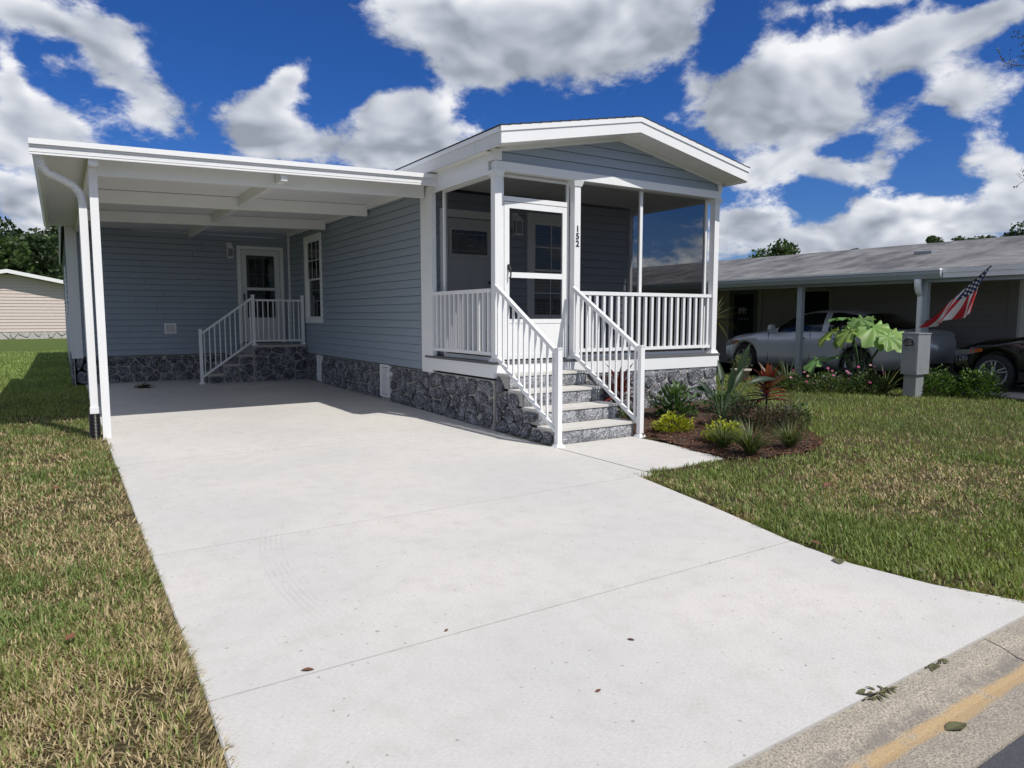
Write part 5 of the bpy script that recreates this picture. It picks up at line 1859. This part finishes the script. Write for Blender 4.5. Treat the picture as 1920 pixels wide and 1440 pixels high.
build_neighbour()


# ------------------------------------------------------------------ cars
def car(name, label, x_side, y_front, paint, z0, length=4.85, width=1.82, lights=True):
    """sedan nosed towards +Y; x_side is the flank nearest to the camera. t runs from the nose (0) to the tail (1)."""
    c = thing(name, label, 'car', (x_side + width / 2, y_front - length / 2, z0))
    L, hw = length, width / 2
    cx = x_side + hw
    wheel_t = (.80 / L, (.80 + .58 * L) / L)
    WR = .325
    def lerp_tab(tab, t):
        for (a, va), (b, vb) in zip(tab, tab[1:]):
            if a <= t <= b:
                f = (t - a) / (b - a); f = f * f * (3 - 2 * f)
                return va + (vb - va) * f
        return tab[-1][1]
    belt = [(0, .62), (.03, .74), (.12, .86), (.30, .95), (.55, .99), (.80, 1.02), (.93, 1.03), (.985, .98), (1, .86)]
    halfw = [(0, .60), (.02, .74), (.08, .86), (.2, .97), (.5, 1.0), (.8, .98), (.92, .93), (.98, .84), (1, .70)]
    low = [(0, .30), (.05, .22), (.15, .20), (.85, .22), (.95, .28), (1, .38)]
    crown = [(0, .66), (.05, .82), (.15, .93), (.30, 1.02), (.34, 1.03), (.80, 1.05), (.9, 1.07), (.97, 1.05), (1, .92)]
    ts = sorted(set(list(np.linspace(0, 1, 33)) + list(np.linspace(0, .14, 22)) + list(np.linspace(.9, 1, 16)) + [w + d for w in wheel_t for d in np.linspace(-.082, .082, 15)]))
    mb = MB(); rows = []
    for t in ts:
        y = y_front - t * L
        w = hw * lerp_tab(halfw, t); zb = lerp_tab(belt, t); zl = lerp_tab(low, t); zc = lerp_tab(crown, t)
        for wt in wheel_t:
            dx = abs(t - wt) * L
            if dx < WR + .055:
                zl = max(zl, WR + math.sqrt(max(0, (WR + .055) ** 2 - dx * dx)) - .0)
        zl = min(zl, zb - .12)
        i = len(mb.v)
        prof = [(w - .10, zl + .0), (w - .015, zl + .004), (w - .0, zl + (zb - zl) * .30), (w + .006, zl + (zb - zl) * .62), (w - .025, zb - .03), (w - .06, zb), (w * .72, zb + (zc - zb) * .7), (w * .35, zc - .004), (0, zc)]
        for (px, pz) in prof:
            mb.v.append((cx - px, y, z0 + pz))
        for (px, pz) in reversed(prof[:-1]):
            mb.v.append((cx + px, y, z0 + pz))
        rows.append(i)
    n = 17
    for a, b in zip(rows, rows[1:]):
        for k in range(n - 1):
            mb.f.append((a + k, b + k, b + k + 1, a + k + 1))
    mb.f.append(tuple(rows[0] + k for k in range(n))); mb.f.append(tuple(rows[-1] + k for k in reversed(range(n))))
    body = mb.build('body', paint, c, True)
    # cabin: roof skin + pillars, glass bands slightly inside
    cab = [(.285, 1.00), (.33, 1.10), (.44, 1.38), (.52, 1.445), (.64, 1.45), (.72, 1.40), (.83, 1.20), (.90, 1.07)]
    mb = MB(); rows = []
    for t in np.linspace(.29, .895, 22):
        y = y_front - t * L; zr = lerp_tab(cab, t); zb = lerp_tab(belt, t) - .01
        w0 = hw * lerp_tab(halfw, t) - .065; w1 = w0 - max(0, (zr - zb)) * .42
        i = len(mb.v)
        prof = [(w0, zb), (w0 - (w0 - w1) * .5, zb + (zr - zb) * .52), (w1, zr - .05), (w1 - .08, zr - .015), (w1 * .5, zr + .012), (0, zr + .02)]
        for (px, pz) in prof: mb.v.append((cx - px, y, z0 + pz))
        for (px, pz) in reversed(prof[:-1]): mb.v.append((cx + px, y, z0 + pz))
        rows.append(i)
    n = 11; glass = MB(); glass.v = list(mb.v); roof = MB(); roof.v = list(mb.v)
    for q, (a, b) in enumerate(zip(rows, rows[1:])):
        for k in range(n - 1):
            f = (a + k, b + k, b + k + 1, a + k + 1)
            side = k in (0, 1, n - 2, n - 3)
            pillar = side and q in (0, 1, 10, 19, 20)
            screen = (not side) and (q < 5 or q > 15)
            (roof if (pillar or (not side and not screen)) else glass).f.append(f)
    roof.build('roof', paint, c, True)
    glass.build('glasshouse', 'car_glass', c, True)
    # wheels
    for t in wheel_t:
        for s in (-1, 1):
            y = y_front - t * L
            x_out = cx + s * (hw - .035)
            wh = part('wheel', (x_out, y, z0), c)
            n_ = Vector((s, 0, 0)); o = Vector((x_out, y, z0 + WR))
            tyre = MB(); seg = 32
            pr = [(.215, -.01), (.235, .0), (.30, .0), (WR, -.035), (WR, -.17), (.30, -.20), (.2, -.20)]
            i0 = 0
            for (rr, xx) in pr:
                for a in range(seg):
                    th = 2 * math.pi * a / seg
                    tyre.v.append((o.x + s * xx, o.y + rr * math.cos(th), o.z + rr * math.sin(th)))
            for k in range(len(pr) - 1):
                for a in range(seg):
                    b = (a + 1) % seg
                    tyre.f.append((k * seg + a, k * seg + b, (k + 1) * seg + b, (k + 1) * seg + a))
            tyre.build('tyre', 'tyre', wh, True)
            MB().disc(o - n_ * .10, n_, .22, .02, 28).build('brake_disc', 'dark_trim', wh)
            rim = MB()
            for k in range(28):
                a0, a1 = 2 * math.pi * k / 28, 2 * math.pi * (k + 1) / 28
                P = lambda rr, a, xx: (o.x + s * xx, o.y + rr * math.cos(a), o.z + rr * math.sin(a))
                rim.quad(P(.205, a0, -.012), P(.205, a1, -.012), P(.232, a1, .004), P(.232, a0, .004))
                rim.quad(P(.205, a0, -.012), P(.205, a1, -.012), P(.20, a1, -.08), P(.20, a0, -.08))
            for k in range(5):
                a = 2 * math.pi * k / 5 + .3
                d = Vector((0, math.cos(a), math.sin(a))); e = Vector((0, -math.sin(a), math.cos(a)))
                for sg in (-1, 1):
                    b0 = o + d * .04 + e * sg * .012 - n_ * .012; b1 = o + d * .21 + e * sg * .036 - n_ * .02
                    rim.bar(b0, b1, .024, .022, tuple(n_))
            rim.disc(o - n_ * .03, n_, .05, .022, 16)
            rim.build('rim', 'rim_silver', wh)
    # dark wheel wells and underbody
    B('underbody', 'black_plastic', c, cx - hw + .2, cx + hw - .2, y_front - L + .25, y_front - .25, z0 + .18, z0 + .72)
    # door seams, handles, mirror, lamps on both flanks
    for s in (-1, 1):
        xs = lambda t: cx + s * (hw * lerp_tab(halfw, t))
        for t in (.305, .53, .71):
            y = y_front - t * L
            x = xs(t)
            MB().prism([(x + s * .008, y - .004, z0 + .30), (x + s * .008, y + .004, z0 + .30), (x - s * .012, y + .004, z0 + .95), (x - s * .012, y - .004, z0 + .95)], (-s * .02, 0, 0)).build('door_seam', 'black_plastic', c)
        for t in (.485, .665):
            y = y_front - t * L; x = xs(t)
            MB().bar((x + s * .008, y + .10, z0 + .84), (x + s * .008, y - .10, z0 + .845), .02, .028).build('door_handle', 'chrome', c)
        y = y_front - .335 * L
        MB().hexa([(xs(.335) + s * .02, y - .06, z0 + 1.0), (xs(.335) + s * .17, y - .05, z0 + 1.01), (xs(.335) + s * .17, y + .04, z0 + 1.01), (xs(.335) + s * .02, y + .07, z0 + 1.0)][::s if s > 0 else -1],
                  [(xs(.335) + s * .02, y - .06, z0 + 1.12), (xs(.335) + s * .15, y - .05, z0 + 1.13), (xs(.335) + s * .15, y + .02, z0 + 1.12), (xs(.335) + s * .02, y + .05, z0 + 1.11)][::s if s > 0 else -1]).build('mirror', paint, c)
        # head lamp wraps the nose corner
        def lamp(nm, mat, t0, t1, za, zb, k=8):
            m = MB()
            for q in range(k):
                a, b = t0 + (t1 - t0) * q / k, t0 + (t1 - t0) * (q + 1) / k
                fa, fb = q / k, (q + 1) / k
                pa = lambda t, z: (cx + s * (hw * lerp_tab(halfw, t) + .010), y_front - t * L + .012, z0 + z)
                m.quad(pa(a, za + .05 * fa), pa(b, za + .05 * fb), pa(b, zb + .035 * fb - .05 * max(0, fb - .7)), pa(a, zb + .035 * fa - .05 * max(0, fa - .7)))
            m.build(nm, mat, c, True)
        lamp('head_lamp', 'clear_lens', .018, .095, .60, .70)
        lamp('turn_lamp', 'amber_lens', .080, .125, .645, .725)
        lamp('tail_lamp', 'red_lens', .995, .925, .78, .92)
    B('front_plate_bar', 'black_plastic', c, cx - .45, cx + .45, y_front - .03, y_front + .012, z0 + .36, z0 + .50)
    B('sill_strip', 'dark_trim', c, x_side + .02, x_side + .05, y_front - .72 * L, y_front - .27 * L, z0 + .20, z0 + .245)
    return c


car('parked_car', 'silver sedan parked in the shade of grey house carport', 13.78, 11.95, 'car_silver', .133)
car('parked_car', 'black sedan with silver wheels at right edge before grey house', 13.72, 6.55, 'car_black', .133)

# ------------------------------------------------------------------ things between the lots
def build_right_garden():
    gz = lambda x, y: lawn_z(x, y)
    at = lambda x, y: (x, y, gz(x, y) + .01)
    # meter pedestal
    m = thing('meter_pedestal', 'weathered grey electric meter pedestal standing on the lawn', 'meter', at(11.72, 6.05))
    z = gz(11.7, 6)
    B('lower_box', 'galv', m, 11.62, 11.86, 5.96, 6.16, z - .05, z + .38)
    B('cabinet', 'galv', m, 11.55, 11.93, 5.92, 6.18, z + .38, z + 1.03)
    B('lid', 'galv', m, 11.54, 11.94, 5.91, 6.19, z + 1.03, z + 1.05)
    B('door_panel', 'galv', m, 11.541, 11.552, 5.935, 6.165, z + .42, z + .76)
    B('meter_panel', 'galv', m, 11.541, 11.552, 5.935, 6.165, z + .775, z + 1.02)
    MB().disc((11.541, 6.05, z + .90), (-1, 0, 0), .088, .012, 24).build('meter_ring', 'rim_silver', m)
    MB().disc((11.530, 6.05, z + .90), (-1, 0, 0), .072, .05, 24).build('meter_glass', 'car_glass', m)
    # elephant ear
    e = thing('elephant_ear', 'plant with huge pale green leaves on tall stalks near carport post', 'plant', at(12.35, 7.35))
    b = Vector(at(12.35, 7.35)); r = random.Random(4)
    sh = (.35, .95, 1.0, .86, .62, .34, .0)
    for k, (dx, dy, dz, L, W, ld, bend, col) in enumerate((
            (-.10, .15, 1.12, .60, .52, (-.60, .45, -.62), .7, (.20, .33, .09)), (-.05, -.25, 1.12, .66, .56, (-.62, -.50, -.55), .7, (.22, .36, .10)),
            (-.2, .45, 1.02, .46, .40, (-.62, .50, -.60), .6, (.30, .40, .06)), (.12, .30, 1.26, .50, .44, (-.3, .5, .10), .8, (.12, .24, .08)),
            (.0, -.02, 1.25, .52, .46, (-.80, -.05, -.45), 1.0, (.18, .30, .09)), (.15, -.45, 1.02, .58, .50, (-.45, -.75, -.40), .8, (.24, .38, .10)),
            (-.28, .05, 1.05, .46, .40, (-.75, .2, -.6), .7, (.26, .38, .08)), (.05, .18, 1.02, .42, .36, (-.5, .75, -.5), .8, (.15, .27, .08)), (-.1, -.55, .95, .44, .38, (-.5, -.7, -.55), .7, (.20, .33, .09)),
            (-.45, .55, .50, .44, .38, (-.72, .25, -.50), .5, (.16, .30, .09)), (-.3, .15, .58, .40, .30, (-.5, .6, -.05), .6, (.11, .22, .07)))):
        tip = b + Vector((dx, dy, dz)); L *= .84; W *= .84
        MB().tube([b + Vector((r.uniform(-.06, .06), r.uniform(-.06, .06), -.03)), b.lerp(tip, .5) - Vector((dx, dy, 0)) * .15, tip], [.022, .017, .010], 7).build('stalk', 'stalk_green', e)
        # heart-shaped blade with wavy edge: main lobe and two back lobes
        mb = MB(); d = Vector(ld).normalized(); side = d.cross(Vector((0, 0, 1))).normalized(); nrm = side.cross(d).normalized()
        nr, na = 6, 40
        mb.v.append(tuple(tip)); mb.c.append(col)
        for q in range(1, nr + 1):
            f = q / nr
            for a in range(na):
                th = -math.pi + 2 * math.pi * a / na
                rad = .62 + .38 * math.cos(th) + .10 * math.cos(2 * th)
                if abs(th) > 2.6: rad = .30 - .22 * (abs(th) - 2.6) / .54 + .0
                if 1.5 < abs(th) <= 2.6: rad += .10
                wav = 1 + (.055 * math.sin(a * 1.7 + k) + .03 * math.sin(a * 3.1)) * f
                u = math.cos(th) * rad * L * .82 * f * wav; v = math.sin(th) * rad * W * .95 * f * wav
                hh = -.42 * max(0, u) ** 2 / L * bend - .22 * abs(v) ** 2 / W + .035 * math.sin(a * 1.55 + k) * f * f + .022 * math.cos(9 * th) * f * (1 - f) + .10 * abs(math.sin(th)) * rad * W * f
                mb.v.append(tuple(tip + d * u + side * v + nrm * hh))
                vein = .22 if (a % 5 == 0) else -.05
                mb.c.append(tuple(cc * (1 + vein + r.uniform(-.08, .08)) for cc in col))
        for a in range(na):
            mb.f.append((0, 1 + a, 1 + (a + 1) % na))
        for q in range(nr - 1):
            for a in range(na):
                b_ = (a + 1) % na
                mb.f.append((1 + q * na + a, 1 + (q + 1) * na + a, 1 + (q + 1) * na + b_, 1 + q * na + b_))
        mb.build('leaf', 'leaf', e, True)
    pink = ([(.40, .10, .18), (.36, .06, .15), (.45, .22, .26), (.30, .04, .11)], 8, .026)
    low = [(.045, .085, .025), (.06, .11, .03), (.09, .13, .04), (.035, .06, .02), (.13, .16, .06)]
    spots = ((10.95, 7.75, .45, .42, .34, 'pink-flowered low shrub just right of the potted plant'), (11.15, 7.15, .50, .48, .40, 'pink-flowered low shrub in front of the elephant ear plant'),
             (11.55, 6.72, .42, .40, .46, 'pink-flowered low shrub left of the meter pedestal'))
    for k, (x, y, rx, ry, rz, lab) in enumerate(spots):
        shrub('flowering_shrub', lab, at(x, y), rx, ry, rz, 900, .055, .026, low, 400 + k, 'low flowering shrubs along the neighbour bed', flowers=pink)
    hg = [(.05, .11, .02), (.08, .15, .03), (.035, .07, .018), (.11, .18, .04)]
    shrub('hedge_shrub', 'dense green shrub directly right of the meter pedestal', at(12.20, 5.95), .42, .45, .52, 1300, .06, .028, hg, 410, 'green hedge right of the meter')
    shrub('hedge_shrub', 'dense green shrub in front of the black car wheel', at(12.62, 5.45), .50, .42, .55, 1300, .06, .028, hg, 411, 'green hedge right of the meter')
    shrub('hedge_shrub', 'small upright shrub behind the meter pedestal against grey wall', at(12.85, 6.55), .22, .25, .80, 420, .06, .028, hg, 412)
    shrub('hedge_shrub', 'low dark shrub under the elephant ear stalks', at(11.9, 7.55), .50, .5, .36, 800, .06, .025, low, 413)
    tuft('grass_tuft', 'dark spiky tuft at foot of the grey carport post', at(11.35, 8.15), 150, .62, .014, [(.03, .05, .02), (.05, .08, .03), (.10, .12, .05)], 420, .85)
    tuft('grass_tuft', 'yellow-green spiky tuft between flower shrubs and meter pedestal', at(11.70, 6.50), 60, .55, .016, [(.10, .14, .03), (.20, .20, .06), (.06, .10, .03)], 421, .6)
    # spiky yucca by the porch corner
    yk = thing('spiky_palm', 'spiky fan of pale thin leaves peeking past the porch corner post', 'plant', at(11.75, 10.3))
    b = Vector(at(11.75, 10.3)) + Vector((0, 0, 1.25))
    MB().tube([b - Vector((0, 0, 1.3)), b], [.06, .05], 8).build('trunk', 'bark', yk)
    r = random.Random(33)
    for k in range(46):
        d = rnd_dir(r, .1, 2.2)
        MB().leaf(b, d, Vector((0, 0, 1)) - d * .3, r.uniform(.5, .72), .022, vary(r, r.choice([(.10, .13, .05), (.22, .20, .09), (.14, .15, .06)])), r.uniform(.1, .7), (.7, 1, .8, .5, 0)).build('leaf', 'leaf', yk)
    # potted plant
    p = thing('potted_plant', 'ribbed pale clay pot with a small bushy plant on lawn', 'potted plant', at(11.35, 9.22))
    o = Vector(at(11.35, 9.22))
    MB().lathe(o, [(0, .02), (.105, .0), (.115, .05), (.125, .055), (.135, .11), (.146, .115), (.155, .17), (.166, .175), (.175, .225), (.20, .23), (.205, .27), (.18, .27), (.17, .24), (0, .23)], 22).build('pot', 'terracotta_grey', p, True)
    mb = MB(); r = random.Random(8)
    for k in range(420):
        d = rnd_dir(r, 0, 1.25)
        q = o + Vector((0, 0, .24)) + Vector((d.x * .24, d.y * .24, d.z * .30)) * r.uniform(.3, 1.0)
        mb.leaf(q, (d + rnd_dir(r, 0, 2) * .6), Vector((0, 0, 1)), .05, .022, vary(r, r.choice([(.16, .20, .06), (.08, .12, .04), (.24, .25, .10)])), .4, (.1, 1, .7, 0))
    mb.build('foliage', 'leaf', p)
    # flag on a slanted pole fixed to the carport post
    f = thing('flag', 'striped red, white and blue flag drooping from a slanted pole on carport', 'flag', (13.22, 6.66, 1.36))
    a = Vector((13.20, 6.64, 1.36)); t_ = Vector((12.70, 5.42, 2.27))
    MB().tube([a, t_], .012, 8).build('pole', 'dark_trim', f)
    MB().tube([a + Vector((.06, .06, -.02)), a + Vector((-.03, -.07, .05))], .022, 8).build('pole_bracket', 'galv', f)
    # cloth hangs from the pole: s along the hoist on the pole, d down the fly with folds
    d_ = (t_ - a)
    top = a + d_ * .97; bot = a + d_ * .36
    ns, nd = 26, 30
    def cloth(s, q):
        # s: 0 top of pole .. 1 lower end of hoist ; q: 0 at pole .. 1 free end
        h = top.lerp(bot, s)
        fall = Vector((.02, .30 + .22 * s, -1.0 + .42 * s)).normalized()
        Lf = .76 - .16 * s
        p = h + fall * (q * Lf)
        fold = .15 * q * math.sin(s * 11.0 + 1.2 + q) + .06 * q * math.sin(s * 23 + q * 4)
        p += Vector((-.8, .25, 0)) * fold
        return p
    canton = MB()
    for k in range(13):
        mb = MB()
        for i in (2 * k, 2 * k + 1):
            for j in range(nd):
                s0, s1, q0, q1 = i / ns, (i + 1) / ns, j / nd, (j + 1) / nd
                (canton if (k < 7 and q0 < .4) else mb).quad(cloth(s0, q0), cloth(s1, q0), cloth(s1, q1), cloth(s0, q1))
        mb.build('stripe', 'flag_white' if k % 2 else 'flag_red', f, True)
    canton.build('canton', 'flag_blue', f, True)
    for i in range(5):
        for j in range(4):
            s, q = (i + .5) / 5 * .5, (j + .5) / 4 * .4
            c = cloth(s, q); n0 = (cloth(s + .02, q) - c).cross(cloth(s, q + .02) - c).normalized()
            if n0.x > 0: n0 = -n0
            u = n0.orthogonal().normalized(); v = n0.cross(u)
            st = MB(); k0 = 0
            for w in range(10):
                rr = .028 if w % 2 == 0 else .012; an = w * math.pi / 5
                st.v.append(tuple(c + n0 * .006 + u * rr * math.cos(an) + v * rr * math.sin(an)))
            st.f.append(tuple(range(k0, k0 + 10)))
            st.build('star', 'flag_white', f)


build_right_garden()

# ------------------------------------------------------------------ litter
def litter():
    spots = [(0.76, 2.78, 'small brown leaf lying on the driveway joint near the left lawn', 'dead_leaf', .055), (1.42, 2.78, 'tiny dark leaf on the lower driveway joint', 'dead_leaf', .025), (2.08, 2.27, 'small dark leaf right of centre on lower driveway', 'dead_leaf', .035),
             (3.95, 2.62, 'brown curled leaf where the right lawn meets the driveway', 'dead_leaf', .10), (3.86, 2.38, 'green blade-like leaf on driveway beside right lawn edge', 'dead_leaf_green', .11), (4.03, 1.98, 'thin dry leaf on driveway near the street corner', 'dead_leaf_green', .09),
             (2.60, 1.405, 'weedy leaf cluster in crack between driveway and kerb', 'dead_leaf_green', .10), (3.02, 1.40, 'small green weed in the driveway crack further right', 'dead_leaf_green', .07), (2.62, 1.17, 'curled olive leaf on the yellow-stained gutter', 'dead_leaf_green', .10),
             (-.05, 6.85, 'rust brown leaf on the grass below the downspout', 'dead_leaf', .10), (-.42, 5.0, 'dark brown leaf at left edge of lawn', 'dead_leaf', .08), (-.05, 3.55, 'reddish leaf standing in lawn left of the driveway', 'dead_leaf', .06),
             (5.32, 3.42, 'round brown leaf on right lawn near the driveway', 'dead_leaf', .12), (-.28, 2.52, 'brown leaf at the bottom left of the lawn', 'dead_leaf', .07), (1.7, 2.0, 'speck of dark leaf at bottom centre of driveway', 'dead_leaf', .03)]
    r = random.Random(2)
    for (x, y, lab, mat, s) in spots:
        z = slab_z(y) + .004 if .4 < x < drive_right(y) and y > 1.41 else (lawn_z(x, y) + .05 if y > 1.42 else (-.041 if y < 1.3 else -.003))
        a = r.uniform(0, 6.28); d = Vector((math.cos(a), math.sin(a), .05))
        mb = MB().leaf((x, y, z), d, (0.2, 0.1, 1), s, s * .62, (0, 0, 0), r.uniform(-.15, .25), (.1, .7, 1, .7, 0), .22)
        mb.c = []
        if 'weed' in lab:
            for k in range(16):
                d = rnd_dir(r, 1.0, 1.5)
                mb.leaf((x + r.uniform(-.07, .07), y + r.uniform(-.012, .012), z), d, (0, 0, 1), s * .42, s * .16, (0, 0, 0), .4, (.2, 1, .7, 0), .3)
            mb.c = []
        o = mb.build('fallen_leaf', mat)
        tag(o, lab, 'leaf', 'fallen leaves on driveway and lawn')
    # dark clump of palm debris under the carport
    c = thing('leaf_clump', 'dark clump of dead leaves on shaded carport floor', 'leaves', (1.30, 15.3, slab_z(15)))
    mb = MB()
    for k in range(26):
        d = rnd_dir(r, .6, 1.6)
        mb.leaf((1.30 + r.uniform(-.1, .1), 15.3 + r.uniform(-.06, .06), slab_z(15.3) + .005), d, (0, 0, 1), r.uniform(.10, .24), .07, (0, 0, 0), r.uniform(-.2, .9), (.2, 1, .8, .4, 0), .4)
    mb.leaf((1.34, 15.3, slab_z(15.3) + .03), (1, -.1, .1), (0, 0, 1), .26, .02, (0, 0, 0), .1)
    mb.c = []
    mb.build('dead_leaves', 'dead_leaf_green', c)


litter()
